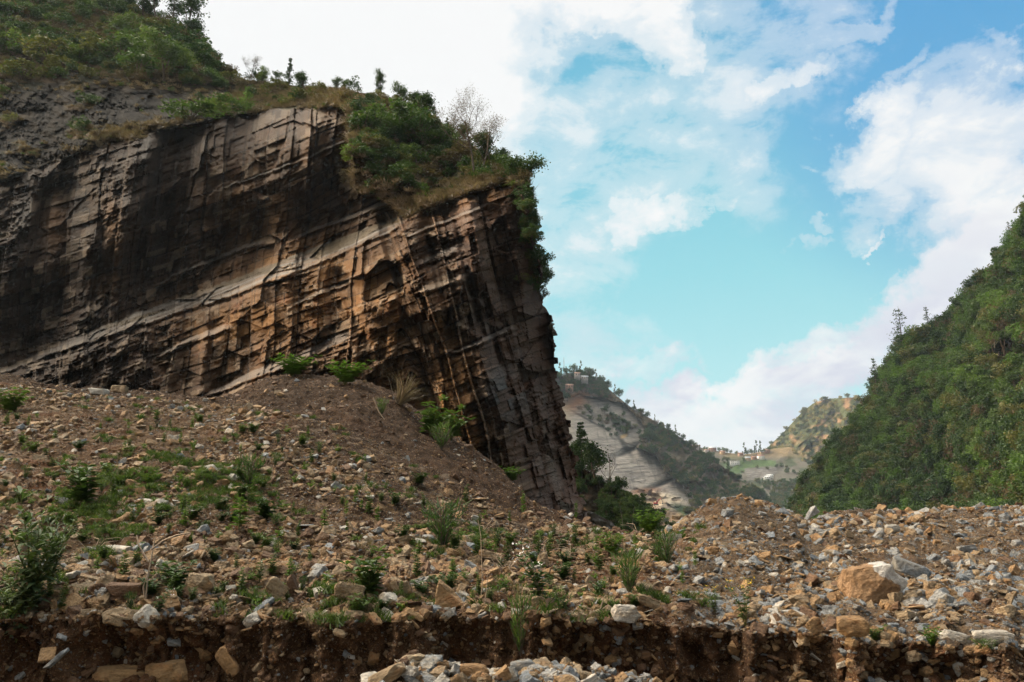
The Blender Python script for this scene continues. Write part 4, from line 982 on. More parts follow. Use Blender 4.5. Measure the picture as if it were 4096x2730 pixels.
for k in ind:
    c = COLS[cidx[k]]; kk = int(kidx[k])
    big_ = psz[k] > 13; me = BIG[(kk, c)] if psz[k] > 9 and SHAPES[kk] in ('block', 'wedge', 'chunk', 'cobble') else SM[(kk, c)]
    o = obj('rock', me); o.location = SPos[k]; o.rotation_euler = (ex[k], ey[k], ez[k]); s = float(size[k]); o.scale = (s, s, s * flatten[k])
    if (kk, c) not in firsts: firsts[(kk, c)] = o
    d = [((spx[k] - x) ** 2 + ((spy[k] - y) * 1.3) ** 2, n, y) for x, y, n in landmarks]; q = min(d)
    rel = 'beside' if q[0] < 30 ** 2 else ('uphill of' if spy[k] < q[2] - 14 else ('downhill of' if spy[k] > q[2] + 14 else 'level with'))
    lab = f"{'large' if big_ else 'small'} {CW[c]} {SW[SHAPES[kk]]} {zone(k)}, {rel} the {q[1]}"
    used_labels.setdefault(lab, []).append(o); o['label'] = lab; o['category'] = 'rock'
for lab, os_ in used_labels.items():
    for o in os_: o['group'] = 'loose rocks ' + lab.split(', ')[0].split(' ', 3)[-1].replace(SW['plate'], '').strip() if False else 'loose rocks lying on the rubble'
# sources for the mass of smaller stones: real stones of the scene
srcs = list(firsts.items()); src_keys = [k for k, _ in srcs]
km = {k: i for i, k in enumerate(src_keys)}
bycol = {c: [i for i, (a, b) in enumerate(src_keys) if b == c] for c in COLS}
rest = np.where(~keep_ind & clear & ((spx > -60) & (spx < 1084)))[0]
ix = np.zeros(len(rest), int)
for q, k in enumerate(rest):
    c = COLS[cidx[k]]; key = (int(kidx[k]), c)
    ix[q] = km[key] if key in km else (random.choice(bycol[c]) if bycol[c] else random.randrange(len(src_keys)))
for (kk, c), o in srcs: pass
# small stones use the light meshes: make sure every source carries one
for (kk, c), o in srcs: o.data = SM[(kk, c)] if o.data.name.startswith('boulder') and False else o.data
scatter('gravel', SPos[rest], np.stack([ex, ey, ez], 1)[rest], np.stack([size, size, size * flatten], 1)[rest], ix, [o for _, o in srcs], 'broken ochre and grey stones covering slope and bank')

# ================================================================== PLANTS: generators
def grow(seed, H, spread, levels=3, nb=5, r0=None, up=0.6, lean=(0, 0), mb=None, first=0.3, twist=.25, lenf=.62, ns=5):
    """branching skeleton into tubes; returns list of branch ends (tips)"""
    R = random.Random(seed); mb = mb or MB(); tips = []
    r0 = r0 or H * 0.022
    def branch(p, d, L, r, lev):
        pts = [p]; rad = [r]; n = 4 if lev < levels else 3; dd = d.copy()
        for i in range(n):
            dd = (dd + Vector((R.gauss(0, 1), R.gauss(0, 1), R.gauss(0, .6))) * twist * (.5 if lev == 0 else 1) + Vector((0, 0, up * .15))).normalized()
            pts.append(pts[-1] + dd * L / n); rad.append(r * (1 - .62 * (i + 1) / n))
        mb.tube([q[:] for q in pts], rad, ns if lev < 2 else 3)
        if lev >= 1: tips.append((pts[-1], dd, lev)); tips.append((pts[-2], dd, lev))
        if lev < levels:
            for b in range(nb if lev else nb + 2):
                f = first + (1 - first) * (b + R.random() * .7) / (nb if lev else nb + 2) if lev == 0 else R.uniform(.3, 1)
                f = min(f, .98); i = min(int(f * n), n - 1); q = pts[i].lerp(pts[i + 1], f * n - i)
                a = R.uniform(0, 6.283); side = Vector((math.cos(a), math.sin(a), R.uniform(.1, .9) * up + .1)).normalized()
                nd = (dd * .35 + side * .9).normalized()
                branch(q, nd, L * lenf * (1.15 - .55 * f if lev == 0 else 1) * R.uniform(.75, 1.15) * (spread if lev == 0 else 1), r * .5 * (1.1 - .5 * f), lev + 1)
    branch(Vector((0, 0, 0)), Vector((lean[0], lean[1], 1)).normalized(), H * (.72 if levels > 1 else .9), r0, 0)
    return mb, tips
class Plant:
    def __init__(s, **parts): s.parts = parts
def broadleaf(seed, H=6., spread=.8, n=26, leaf=.32, rad=.75, levels=2, nb=5, mat='l_mid', first=.3, lean=(0, 0), bark='bark', up=.6):
    mb, tips = grow(seed, H, spread, levels, nb, lean=lean, first=first, up=up); R = np.random.default_rng(seed); lf = MB()
    for p, d, lev in tips:
        k = max(3, int(n * R.uniform(.5, 1.4))); c = np.array(p[:]) + R.normal(size=(k, 3)) * rad * np.array([.5, .5, .34]) * R.uniform(.7, 1.3)
        lf.leaves(c, leaf, .6, .1, R)
    return {'trunk': mb.mesh('trunk', M[bark]), 'crown': lf.mesh('crown', M[mat])}
def bush(seed, H=2., W=2.4, n=900, leaf=.2, mat='l_mid', clumps=16):
    R = np.random.default_rng(seed); lf = MB(); mb = MB()
    cs = []
    for _ in range(clumps):
        a = R.uniform(0, 6.283); r = math.sqrt(R.random()) * W * .42; z = H * (.25 + .62 * R.random() * (1 - (r / (W * .5)) ** 2 * .6)); cs.append((r * math.cos(a), r * math.sin(a), z))
        mb.tube([(0, 0, 0), (r * .5 * math.cos(a), r * .5 * math.sin(a), z * .6), cs[-1]], [H * .014, H * .009, H * .004], 4)
    for c in cs:
        k = n // clumps; s = W * .17 * R.uniform(.6, 1.3)
        q = R.normal(size=(k, 3)); q /= np.linalg.norm(q, axis=1)[:, None]; q *= (R.random(k) ** .4)[:, None] * s * np.array([1, 1, .75]); lf.leaves(q + np.array(c), leaf, .55, .05, R)
    return {'stems': mb.mesh('stems', M['bark']), 'leaves': lf.mesh('leaves', M[mat])}
def crown_only(seed, W=6., H=5., n=1000, leaf=.42, mat='l_mid', clumps=15, cone=False):
    """crown with its short trunk in one mesh pair for the woods"""
    R = np.random.default_rng(seed); lf = MB(); mb = MB()
    mb.tube([(0, 0, -1.5), (0, 0, H * .35), (0, 0, H * .8)], [W * .03, W * .025, W * .008], 4)
    for _ in range(clumps):
        a = R.uniform(0, 6.283)
        if cone: z = H * R.uniform(.15, 1); r = (1 - z / H) * W * .4 + .1
        else: r = math.sqrt(R.random()) * W * .38; z = H * (.3 + .55 * R.random() * (1 - (r / (W * .5)) ** 2 * .5))
        c = np.array([r * math.cos(a), r * math.sin(a), z]); s = W * (.17 if not cone else .12) * R.uniform(.7, 1.35); k = n // clumps
        mb.tube([(0, 0, z * .5), tuple(c)], [W * .012, W * .005], 3)
        q = R.normal(size=(k, 3)); q /= np.linalg.norm(q, axis=1)[:, None]; q *= (R.random(k) ** .35)[:, None] * s * np.array([1, 1, .8]); lf.leaves(q + c, leaf, .7, .1, R)
    Vt = np.concatenate(mb.V); Ft = np.concatenate(mb.F); Vl = np.concatenate(lf.V); Fl = np.concatenate(lf.F) + len(Vt)
    return mesh_np('tree', np.concatenate([Vt, Vl]), np.concatenate([Ft, Fl]), [M['bark'], M[mat]], midx=[0] * len(Ft) + [1] * len(Fl))
def conifer(seed, H=7., W=2.6, mat='l_dark', n=40, layers=14, leaf=.35):
    R = random.Random(seed); Rn = np.random.default_rng(seed); mb = MB(); lf = MB()
    mb.tube([(0, 0, 0), (R.gauss(0, .1), R.gauss(0, .1), H * .5), (0.05, 0, H)], [H * .016, H * .01, .01], 6)
    for i in range(layers):
        f = .14 + .84 * i / layers; z = H * f; L = W * .5 * (1 - f) ** .75 * R.uniform(.7, 1.15) + .12
        for b in range(5):
            a = R.uniform(0, 6.283); e = (L * math.cos(a), L * math.sin(a), z + L * R.uniform(-.1, .35))
            mb.tube([(0, 0, z), e], [.03, .008], 3)
            t = Rn.random(n)[:, None] ** .7; c = np.array([0, 0, z]) * (1 - t) + np.array(e) * t + Rn.normal(size=(n, 3)) * L * .13; lf.leaves(c, leaf, .4, .15, Rn)
    return {'trunk': mb.mesh('trunk', M['bark']), 'crown': lf.mesh('crown', M[mat])}
def bare(seed, H=8., spread=.75, levels=3, nb=6, leafn=0, bark='bark', first=.35, up=.9, lean=(0, 0), r0=None, lenf=.55):
    mb, tips = grow(seed, H, spread, levels, nb, r0 or H * .014, up, lean, first=first, twist=.22, lenf=lenf, ns=5)
    d = {'trunk': mb.mesh('trunk', M[bark])}
    if leafn:
        R = np.random.default_rng(seed); lf = MB()
        for p, dd, lev in tips:
            if lev >= levels - 1: lf.leaves(np.array(p[:]) + R.normal(size=(leafn, 3)) * .22, .11, .6, .2, R)
        d['leaves'] = lf.mesh('leaves', M['l_brown'])
    return d
def place(name, parts, pos, s=1.0, rz=None, label='', cat='tree', group=None, sxy=None):
    """an Empty at the base with its parts"""
    e = bpy.data.objects.new(name, None); COL.objects.link(e); e.location = pos; e.rotation_euler = (0, 0, random.uniform(0, 6.28) if rz is None else rz)
    sx = s * (sxy or 1); e.scale = (sx, sx, s); e.empty_display_size = .1
    for k, me in parts.items(): obj(k, me, e)
    tag(e, label, cat, group); return e

# ---- trees and shrubs on the hillside (1024 px: base x, base y, height)
PL = {}
PL['broad'] = [broadleaf(11, 6, .85, 30, .30, .8), broadleaf(12, 6, .7, 34, .28, .75, mat='l_dark'), broadleaf(13, 6, 1.0, 30, .3, .85, mat='l_lime', first=.18), broadleaf(14, 6, .8, 30, .3, .8, mat='l_olive', first=.2)]
PL['sparse'] = [broadleaf(21, 6, .8, 16, .30, .55, mat='l_dark', first=.22, up=.8), broadleaf(22, 6, .85, 16, .28, .55, mat='l_dark', first=.18, lean=(.25, 0), up=.8)]
PL['bush'] = [bush(31, mat='l_mid'), bush(32, mat='l_dark'), bush(33, mat='l_olive'), bush(34, mat='l_lime'), bush(35, mat='l_brown', n=600), bush(36, mat='l_blue')]
PL['twiggy'] = [bare(41, 2.2, 1.0, 3, 5, 0, 'palebark', first=.05, up=.7, r0=.02)]
PL['pine'] = [conifer(51, 5, 3.2, 'l_bright', 30, 9, .3)]
PL['slimtree'] = [conifer(52, 6, 1.6, 'l_dark', 16, 12, .35)]
PL['bare'] = [bare(61, 8, 1.2, 4, 5, 1, 'bark', first=.26, up=.9, r0=.13, lenf=.56), bare(62, 8, 1.0, 4, 5, 1, 'bark', first=.30, up=1.0, r0=.10, lenf=.5, lean=(.10, 0))]
def hmax(parts):
    return max(max(v.co.z for v in me.vertices) for me in parts.values())
HC = {}
def on_rock(px, py, h, key, var, label, cat, name, group=None, dz=0., sxy=None, base=None, dy=0.0):
    p = rock_at(px, py); parts = PL[key][var]; H = HC.setdefault((key, var), hmax(parts))
    s = h * p[1] / F / H * (1 + (p[2] / p[1]) ** 2) / (1 + math.tan(math.atan(p[2] / p[1]) - PITCH) ** 2); p = p + np.array([0, dy - .3, dz - .12 * s]); return place(name, parts, p, s, None, label, cat, group, sxy)
TREES = [
    (143, 17, 22, 'sparse', 0, 'dark open-crowned tree, first of the row on the hill skyline', 'tree'),
    (156, 18, 22, 'sparse', 1, 'dark knotty tree next to the first skyline tree', 'tree'),
    (127, 12, 14, 'broad', 1, 'low dark tree just uphill of the skyline row', 'tree'),
    (174, 24, 27, 'sparse', 0, 'pale-leaved ragged tree in the skyline row before the leaning tree', 'tree'),
    (186, 34, 33, 'sparse', 1, 'tall leaning tree with dark tufts, last of the skyline row', 'tree'),
    (199, 48, 20, 'broad', 1, 'rounded dark tree hanging over the drop below the leaning tree', 'tree'),
    (165, 82, 41, 'broad', 0, 'large spreading green tree alone above the dark scree band', 'tree'),
    (181, 80, 26, 'broad', 2, 'yellow-green tree crowding the large spreading tree', 'tree'),
    (124, 40, 26, 'broad', 2, 'lime-green tree at the edge of the dry grass patch', 'tree'),
    (112, 30, 12, 'broad', 3, 'small reddish-olive tree near the hilltop', 'tree'),
    (84, 27, 18, 'broad', 0, 'single small tree in the brown dry grass patch', 'tree'),
    (250, 82, 24, 'bare', 1, 'fan-shaped nearly leafless tree on the lower skyline', 'tree'),
    (262, 85, 15, 'broad', 2, 'round bright green tree beside the fan-shaped leafless tree', 'tree'),
    (289, 88, 26, 'slimtree', 0, 'slim lopsided tree standing alone on the skyline', 'tree'),
    (305, 94, 18, 'broad', 1, 'dark bushy tree just downhill of the slim lopsided tree', 'tree'),
    (336, 92, 12, 'broad', 0, 'small tree on the skyline above the red soil patch', 'tree'),
    (391, 96, 20, 'sparse', 1, 'ragged tree poking above the skyline at the start of the cliff-top thicket', 'tree'),
    (378, 96, 13, 'sparse', 0, 'short tufted tree before the cliff-top thicket', 'tree'),
    (401, 106, 18, 'broad', 0, 'green tree behind the upper edge of the thicket', 'tree'),
    (420, 114, 18, 'broad', 1, 'dark twin-topped tree on the thicket skyline', 'tree'),
    (431, 122, 24, 'broad', 1, 'tallest dark tree on the thicket skyline', 'tree'),
    (447, 139, 18, 'slimtree', 0, 'narrow dark tree in the notch of the thicket skyline', 'tree'),
    (463, 145, 19, 'broad', 0, 'round-topped green tree before the bare tree', 'tree'),
    (490, 166, 30, 'broad', 1, 'dense dark tree behind the trunks of the bare tree', 'tree'),
    (505, 166, 16, 'broad', 1, 'small dark tree after the bare tree', 'tree'),
    (513, 188, 30, 'broad', 0, 'leafy pale-stemmed tree near the cliff corner', 'tree'),
    (526, 196, 36, 'broad', 0, 'outermost leaning tree on the cliff corner', 'tree'),
    (425, 212, 25, 'pine', 0, 'young bright green pine in the dry grass on the cliff edge', 'pine tree'),
    (246, 114, 24, 'pine', 0, 'bluish young conifer above the long rock face', 'pine tree'),
]
for n_, (px, py, h, key, v, lab, cat) in enumerate(TREES):
    h = h * (1.4 if n_ < 6 else 1.2)
    on_rock(px, py, h, key, v, lab, cat, 'pine_tree' if 'pine' in cat else 'tree')
p = rock_at(475, 176); s = 112 * p[1] / F / hmax(PL['bare'][0])
place('bare_tree', PL['bare'][0], p + np.array([0, -.5, -.3]), s, 0.3, 'tall nearly leafless tree with fine twigs above the cliff edge', 'tree')
p = rock_at(483, 174); place('bare_tree', PL['bare'][1], p + np.array([0, -.5, -.3]), s * .9, 1.2, 'second slender leafless stem leaning beside the tall leafless tree', 'tree')
SHR = [(192, 121, 18, 0, 2.3, 'broad olive-green shrub on the grassy bench'), (216, 115, 13, 3, 1.4, 'small yellow-green shrub on the grassy bench'), (226, 112, 17, 0, 1.7, 'green shrub with a rounded top next to the bluish conifer'),
       (388, 200, 36, 5, 1.0, 'large grey-green bush in the hollow of the cliff top'), (361, 165, 17, 3, 1.6, 'pale olive bush at the head of the dark gully'), (405, 165, 24, 3, .9, 'bright green bush in the middle of the thicket'),
       (417, 166, 20, 0, 1.1, 'green bush beside the bright bush in the thicket'), (380, 135, 30, 0, 1.2, 'tall green bush at the upper corner of the thicket'), (400, 132, 30, 0, 1.3, 'dense green bush high in the thicket'),
       (420, 140, 30, 1, 1.2, 'dark bush below the thicket skyline'), (436, 150, 26, 0, 1.2, 'rounded bush at the end of the thicket'), (363, 135, 28, 1, 1.0, 'dark ivy-like bush over the top of the gully'),
       (440, 172, 16, 4, 1.6, 'brown leafless bush under the bare tree'), (462, 165, 20, 4, 1.5, 'brown twiggy bush beside the bare tree trunks'), (425, 182, 16, 4, 1.7, 'brown thorny bush above the dark rock hollow'),
       (532, 224, 18, 1, .8, 'dark shrub clinging to the cliff corner'), (538, 246, 20, 1, .8, 'dark shrub hanging below the cliff corner'), (541, 266, 22, 1, .9, 'dark hanging bush midway down the cliff edge'),
       (545, 284, 22, 1, .9, 'lowest hanging bush on the cliff edge'), (546, 300, 14, 4, .8, 'sparse brown twigs hanging from the cliff edge'), (552, 330, 8, 4, .8, 'tiny dry shrub far down the cliff edge'),
       (12, 20, 18, 1, 1.4, 'dark bush at the top of the hillside'), (40, 12, 16, 1, 1.4, 'dark bush below the hilltop'), (70, 8, 14, 1, 1.6, 'dark green bush near the hilltop'), (98, 14, 13, 1, 1.4, 'dark bush beside the reddish-olive tree'),
       (12, 48, 18, 3, 1.4, 'yellow-green bush on the hillside'), (30, 56, 18, 0, 1.6, 'mid green bush on the hillside'), (50, 64, 24, 2, 1.4, 'olive bush at the middle of the hillside'), (52, 48, 16, 1, 1.4, 'dark bush under the dry grass patch'),
       (80, 63, 16, 3, 1.4, 'lime bush below the dry grass patch'), (92, 62, 15, 3, .8, 'bright yellow-green sapling bush'), (104, 62, 22, 2, 1.6, 'wide olive bush before the spreading tree'), (120, 62, 24, 0, 1.4, 'green bush behind the spreading tree'),
       (136, 58, 24, 0, 1.2, 'green hillside bush next to the lime-green tree'), (148, 52, 22, 3, 1.1, 'bright bush uphill of the spreading tree'), (138, 76, 26, 0, 1.3, 'large green bush touching the spreading tree'), (196, 66, 24, 1, 1.4, 'dark bush on the drop below the skyline row'),
       (208, 74, 20, 1, 1.4, 'dark bush at the foot of the skyline drop'), (188, 55, 22, 1, 1.4, 'dark bush under the leaning tree'), (176, 42, 18, 1, 1.4, 'dark bush below the skyline row'), (160, 34, 14, 2, 1.7, 'olive bush below the knotty tree'),
       (60, 74, 14, 2, 1.8, 'dull olive bush above the dark scree'), (24, 80, 16, 2, 1.8, 'dull bush in the shade above the scree'), (100, 45, 12, 4, 1.8, 'brown bush in the dry grass patch'), (232, 84, 10, 2, 1.8, 'low bush on the saddle of the skyline'),
       (318, 92, 8, 2, 1.8, 'low olive bush along the skyline'), (352, 100, 8, 4, 2.0, 'low brown bush above the red soil'), (276, 92, 9, 2, 2.0, 'low bush on the grassy skyline'), (350, 182, 14, 4, 1.4, 'dry bush beside the dark gully')]
for px, py, h, v, wf_, lab in SHR:
    on_rock(px, py, h, 'bush', v, lab, 'bush', 'bush', None, sxy=wf_)
# dry grass and scrub growing on the hillside: stuff
def tuft(seed, n, H, mat, w=.02, spreadr=.25, lean=.35):
    R = np.random.default_rng(seed); V = []; 
    for _ in range(n):
        a = R.uniform(0, 6.283); r = R.random() * spreadr; b = np.array([r * math.cos(a), r * math.sin(a), 0]); h = H * R.uniform(.5, 1.15); d = np.array([R.normal(0, lean), R.normal(0, lean), 1]) * h
        s = np.array([-math.sin(a), math.cos(a), 0]) * w * R.uniform(.6, 1.2); mid = b + d * .55; tip = b + d + np.array([d[0], d[1], -abs(d[0]) - abs(d[1])]) * .35
        V += [b - s, b + s, mid + s * .8, mid - s * .8, mid - s * .8, mid + s * .8, tip + s * .1, tip - s * .1]
    return mesh_np('tuft', np.array(V), np.arange(len(V)).reshape(-1, 4), M[mat])
dt = obj('grass_clump', tuft(1, 70, .9, 'dry', .035, .45)); dt.location = rock_at(300, 104); tag(dt, 'long pale dry grass clump at the lip above the long rock face', 'grass clump')
dt2 = obj('grass_clump', tuft(2, 60, .7, 'grass', .035, .4)); dt2.location = rock_at(210, 112); tag(dt2, 'greenish grass clump on the grassy bench', 'grass clump')
sel = np.argwhere((RVEG > .6) & (RPX > -30) & (RPY > -20) & (RPX < 540))
lipw = np.exp(-((RVY - RPY - 8) / 11) ** 2)
w = (0.06 + .25 * sstep(fbm(RPX / 20, RPY / 9, 931, 4), 0.0, .3) + 1.6 * np.exp(-ell(RPX, RPY, 80, 28, 60, 12) ** 2) + lipw * 1.2 * (.4 + sstep(fbm(RPX / 12, RPY / 8, 933, 3), -.3, .2))) * (1 - RDARK * .97); w = w * (RPX[:, :] < 535)
w = w[sel[:, 0], sel[:, 1]] * RD[sel[:, 0], sel[:, 1]] ** 1.0; w /= w.sum()
k = rng.choice(len(sel), 9500, p=w); q = sel[k]
Pg = at(RPX[q[:, 0], q[:, 1]], RPY[q[:, 0], q[:, 1]], RD[q[:, 0], q[:, 1]]); n = len(Pg)
sg = rng.uniform(.35, .95, n); scatter('dry_grass', Pg, np.stack([rng.normal(0, .15, n), rng.normal(0, .15, n), rng.uniform(0, 6.28, n)], 1), np.stack([sg * 1.5, sg * 1.5, sg * .62], 1), (rng.random(n) < .07).astype(int), [dt, dt2], 'dry pale grass covering the hillside and cliff lip')
# undergrowth of the thicket and hillside
k = None
bsh = [o for o in COL.objects if o.name.startswith('bush')]
def child_of(e, nm): return next(o for o in COL.objects if o.parent == e and o.name.startswith(nm))
srcb = [child_of(next(b for b in bsh if 'stems' and any(c.data == PL['bush'][v]['leaves'] for c in b.children)), 'leaves') for v in (0, 1, 2, 4)]
thick = np.exp(-ell(RPX, RPY, 405, 145, 55, 34, .35) ** 2) * 1.5 + np.exp(-ell(RPX, RPY, 490, 175, 35, 14, .5) ** 2) + .65 * np.exp(-ell(RPX, RPY, 110, 58, 120, 12, 0.2) ** 2) + 1.0 * np.exp(-ell(RPX, RPY, 195, 62, 22, 26, .6) ** 2) + .9 * np.exp(-ell(RPX, RPY, 40, 8, 80, 12) ** 2) + .10
edge_hang = np.exp(-((RPX - np.interp(RPY, *zip(*RS)) + 5) / 7) ** 2) * sstep(RPY, 196, 205) * (1 - sstep(RPY, 285, 300)) * 3
wv = (thick * (RVEG > .5) * (1 - .96 * RDARK)) + edge_hang
sel = np.argwhere((wv > .02) & (RPX > -40) & (RPY > -30)); w = wv[sel[:, 0], sel[:, 1]] * RD[sel[:, 0], sel[:, 1]]; w /= w.sum()
q = sel[rng.choice(len(sel), 1700, p=w)]; Pg = at(RPX[q[:, 0], q[:, 1]], RPY[q[:, 0], q[:, 1]], RD[q[:, 0], q[:, 1]]); n = len(Pg)
sg = rng.uniform(.35, 1.05, n) * Pg[:, 1] / 90; scatter('undergrowth', Pg, np.stack([np.zeros(n), np.zeros(n), rng.uniform(0, 6.28, n)], 1), np.stack([sg * 1.2, sg * 1.2, sg], 1), rng.choice(4, n, p=[.22, .32, .20, .26]), srcb, 'low scrub matted over the hillside and thicket')

# ---- woods
M['l_sungold'] = leaf_mat('sun_painted_leaves', (0.19, 0.16, 0.05), (0.40, 0.31, 0.10), 0.3)  # sunlight on the far trees is put into this leaf colour
WOOD = {'sungold': [crown_only(79, mat='l_sungold', n=420)], 'mid': [crown_only(71, mat='l_mid'), crown_only(72, mat='l_mid', W=5, H=6)], 'dark': [crown_only(73, mat='l_dark'), crown_only(74, mat='l_dark', W=5, H=6.5)], 'olive': [crown_only(75, mat='l_olive')], 'brown': [crown_only(76, mat='l_brown', n=330)], 'bright': [crown_only(77, mat='l_bright')], 'cone': [crown_only(78, mat='l_dark', cone=True, W=4, H=7)]}
WL = {'mid': 'mid green broadleaf tree in the dense wood on the steep mountainside', 'dark': 'dark green tree in the dense wood on the steep mountainside', 'olive': 'olive-toned tree in the dense wood on the steep mountainside', 'brown': 'brown half-bare tree in the dense wood on the steep mountainside', 'bright': 'fresh light green tree in the dense wood on the steep mountainside'}
def wood(SH, mask, n, size, nind, kinds, probs, stuffname, stufflabel, group, indlabel, indname='tree', vary=.35, xr=(-20, 1044), pw=2.0, sxy=1.0):
    PX, PY, D, P = SH
    wv = mask * D ** pw; sel = np.argwhere((wv > 0) & (PX > xr[0]) & (PX < xr[1]) & (PY < 560) & (PY > -30)); w = wv[sel[:, 0], sel[:, 1]]; w = w / w.sum()
    q = sel[rng.choice(len(sel), min(n, len(sel)), p=w, replace=False)]
    Pp = P[q[:, 0], q[:, 1]] + rng.normal(0, 1, (len(q), 3)) * np.array([1, 1, 0]); s = size * rng.uniform(1 - vary, 1 + vary, len(q)) / 6.0
    clus = fbm(PX / 18, PY / 18, 801, 3)[q[:, 0], q[:, 1]]
    kk = []
    for t, c in zip(rng.random(len(q)), clus):
        pr = np.array(probs, float); pr = pr * np.exp(np.array([1, -1, .6, -1.6, 1.4, -1][:len(pr)]) * c * 2.2); pr /= pr.sum(); kk.append(kinds[int(np.searchsorted(pr.cumsum(), t).clip(0, len(kinds) - 1))])
    score = s / Pp[:, 1] * (np.abs(PX[q[:, 0], q[:, 1]] - 512) < 516) * (PY[q[:, 0], q[:, 1]] < 515); order = np.argsort(-score)
    first = {}; meshlist = []
    for r in order[:nind]:
        me = WOOD[kk[r]][r % len(WOOD[kk[r]])]; o = obj(indname, me); o.location = Pp[r] - np.array([0, 0, .25 * s[r] * 3]); o.rotation_euler = (0, 0, rng.uniform(0, 6.28)); o.scale = (s[r] * sxy, s[r] * sxy, s[r])
        tag(o, indlabel(kk[r]), 'tree', group); first.setdefault(me.name, o)
    src = list(first.values()); nm = [o.data.name for o in src]; rest = order[nind:]
    ix = [nm.index(WOOD[kk[r]][r % len(WOOD[kk[r]])].name) if WOOD[kk[r]][r % len(WOOD[kk[r]])].name in nm else r % len(src) for r in rest]
    if len(rest):
        R = rest; Z = Pp[R] - np.array([0, 0, 1.0]) * (.25 * s[R] * 3)[:, None]
        scatter(stuffname, Z, np.stack([rng.normal(0, .08, len(R)), rng.normal(0, .08, len(R)), rng.uniform(0, 6.28, len(R))], 1), np.stack([s[R] * sxy, s[R] * sxy, s[R]], 1), np.array(ix), src, stufflabel)
mk = np.ones_like(RT[0])
wood(RT, mk, 6200, 7.0, 140, ['mid', 'dark', 'olive', 'brown', 'bright'], [.36, .24, .14, .11, .15], 'forest', 'dense green wood covering the steep mountainside', 'trees of the steep wood', lambda k: WL[k], vary=.6, xr=(760, 1180))
# skyline trees of that wood
def on_sheet(SH, px, py):
    PX, PY, D, P = SH; j = np.argmin(np.abs(PX[0] - px)); i = np.argmin(np.abs(PY[:, j] - py)); return P[i, j]
PL['layer'] = [conifer(81, 9, 6.5, 'l_dark', 10, 9, .45), conifer(82, 9, 5.0, 'l_dark', 12, 10, .4)]
for px, py, h, v, lab in ((903, 356, 36, 0, 'tall airy layered conifer on the steep skyline'), (929, 338, 22, 1, 'smaller airy conifer uphill of the tall layered one'), (886, 378, 13, 1, 'short conifer downhill of the tall layered one'), (877, 394, 26, 1, 'pale-stemmed conifer low on the steep skyline'), (1010, 238, 16, 1, 'little conifer high on the steep skyline')):
    p = on_sheet(RT, px, py); h *= 1.35; place('conifer', PL['layer'][v], p + np.array([-1, -2, 1.5]), h * p[1] / F / hmax(PL['layer'][v]), None, lab, 'conifer')
# rocky hill woods
PX, PY, D, P = MID; sl = poly_mask(PX, PY, SLAB)
qq = np.exp(-ell(PX, PY, 660, 500, 30, 12, .2) ** 2) + np.exp(-ell(PX, PY, 668, 519, 20, 12, .3) ** 2)
mm = (1 - sl) * (1 - qq) * (0.25 + sstep(fbm(PX / 12, PY / 12, 511), -0.2, 0.3)) + sl * np.exp(-ell(PX, PY, 613, 424, 26, 9, 0.45)) * .5
mm = mm * (1 - np.exp(-ell(PX, PY, 574, 401, 15, 9, -.5)))
mm = mm * (.6 + 1.0 * (PY < 400))
wood(MID, mm, 3200, 8.0, 20, ['mid', 'dark', 'olive', 'brown'], [.2, .45, .15, .2], 'scrub_wood', 'dark scrub and trees covering the rocky hill', 'trees on the rocky hill', lambda k: {'mid': 'green', 'dark': 'dark green', 'olive': 'olive', 'brown': 'brownish'}[k] + ' tree in the scrub on the flank of the rocky hill', xr=(540, 790))
for i, px in enumerate([560, 566, 574, 581, 586, 590, 596, 603, 608, 615, 619, 628, 634, 640, 648, 655, 661, 668, 676, 684, 692, 700, 709, 718, 728, 740]):
    p = P[-2, np.argmin(np.abs(PX[0] - px))]; o = obj('tree', WOOD['dark' if i % 3 else 'cone'][0]); s = random.uniform(7, 11.0) / 6 * (1.5 if px < 620 else 1.0); o.location = p - np.array([0, 0, 1.0]); o.rotation_euler = (0, 0, i); o.scale = (s * .8, s * .8, s * 1.15)
    tag(o, 'dark tree silhouetted on the crest of the rocky hill', 'tree', 'crest trees of the rocky hill')
# far hill wood
PX, PY, D, P = FAR
mm = .35 + sstep(fbm(PX / 9, PY / 6, 535, 5), -0.3, .1) * 0 + (1 - sstep(fbm(PX / 9, PY / 6, 535, 5), -0.05, .3)) + .6 * sstep(PY, 440, 470)
wood(FAR, mm, 3400, 10.0, 12, ['sungold', 'dark', 'olive'], [.5, .15, .35], 'far_wood', 'hazy wood covering the far hill', 'trees on the far hill', lambda k: 'small hazy ' + {'sungold': 'sun-coloured golden green', 'mid': 'green', 'dark': 'dark', 'olive': 'olive'}[k] + ' tree on the far hill', xr=(735, 960), pw=1.0)
PX, PY, D, P = SAD
mm = (PY > 457) * (.02 + np.exp(-ell(PX, PY, 713, 460, 16, 5)) + .8 * np.exp(-ell(PX, PY, 742, 474, 3, 10)) + 1.5 * sstep(PY, 478, 486) + .8 * sstep(PX, 765, 780) * (PY > 466) + .4 * np.exp(-ell(PX, PY, 735, 466, 4, 3)))
wood(SAD, mm, 620, 10, 8, ['mid', 'dark', 'olive'], [.4, .4, .2], 'valley_wood', 'bluish wood in the valley below the village', 'trees below the village', lambda k: 'small ' + {'mid': 'green', 'dark': 'dark', 'olive': 'olive'}[k] + ' tree below the ridge village', xr=(690, 800), pw=1.0)
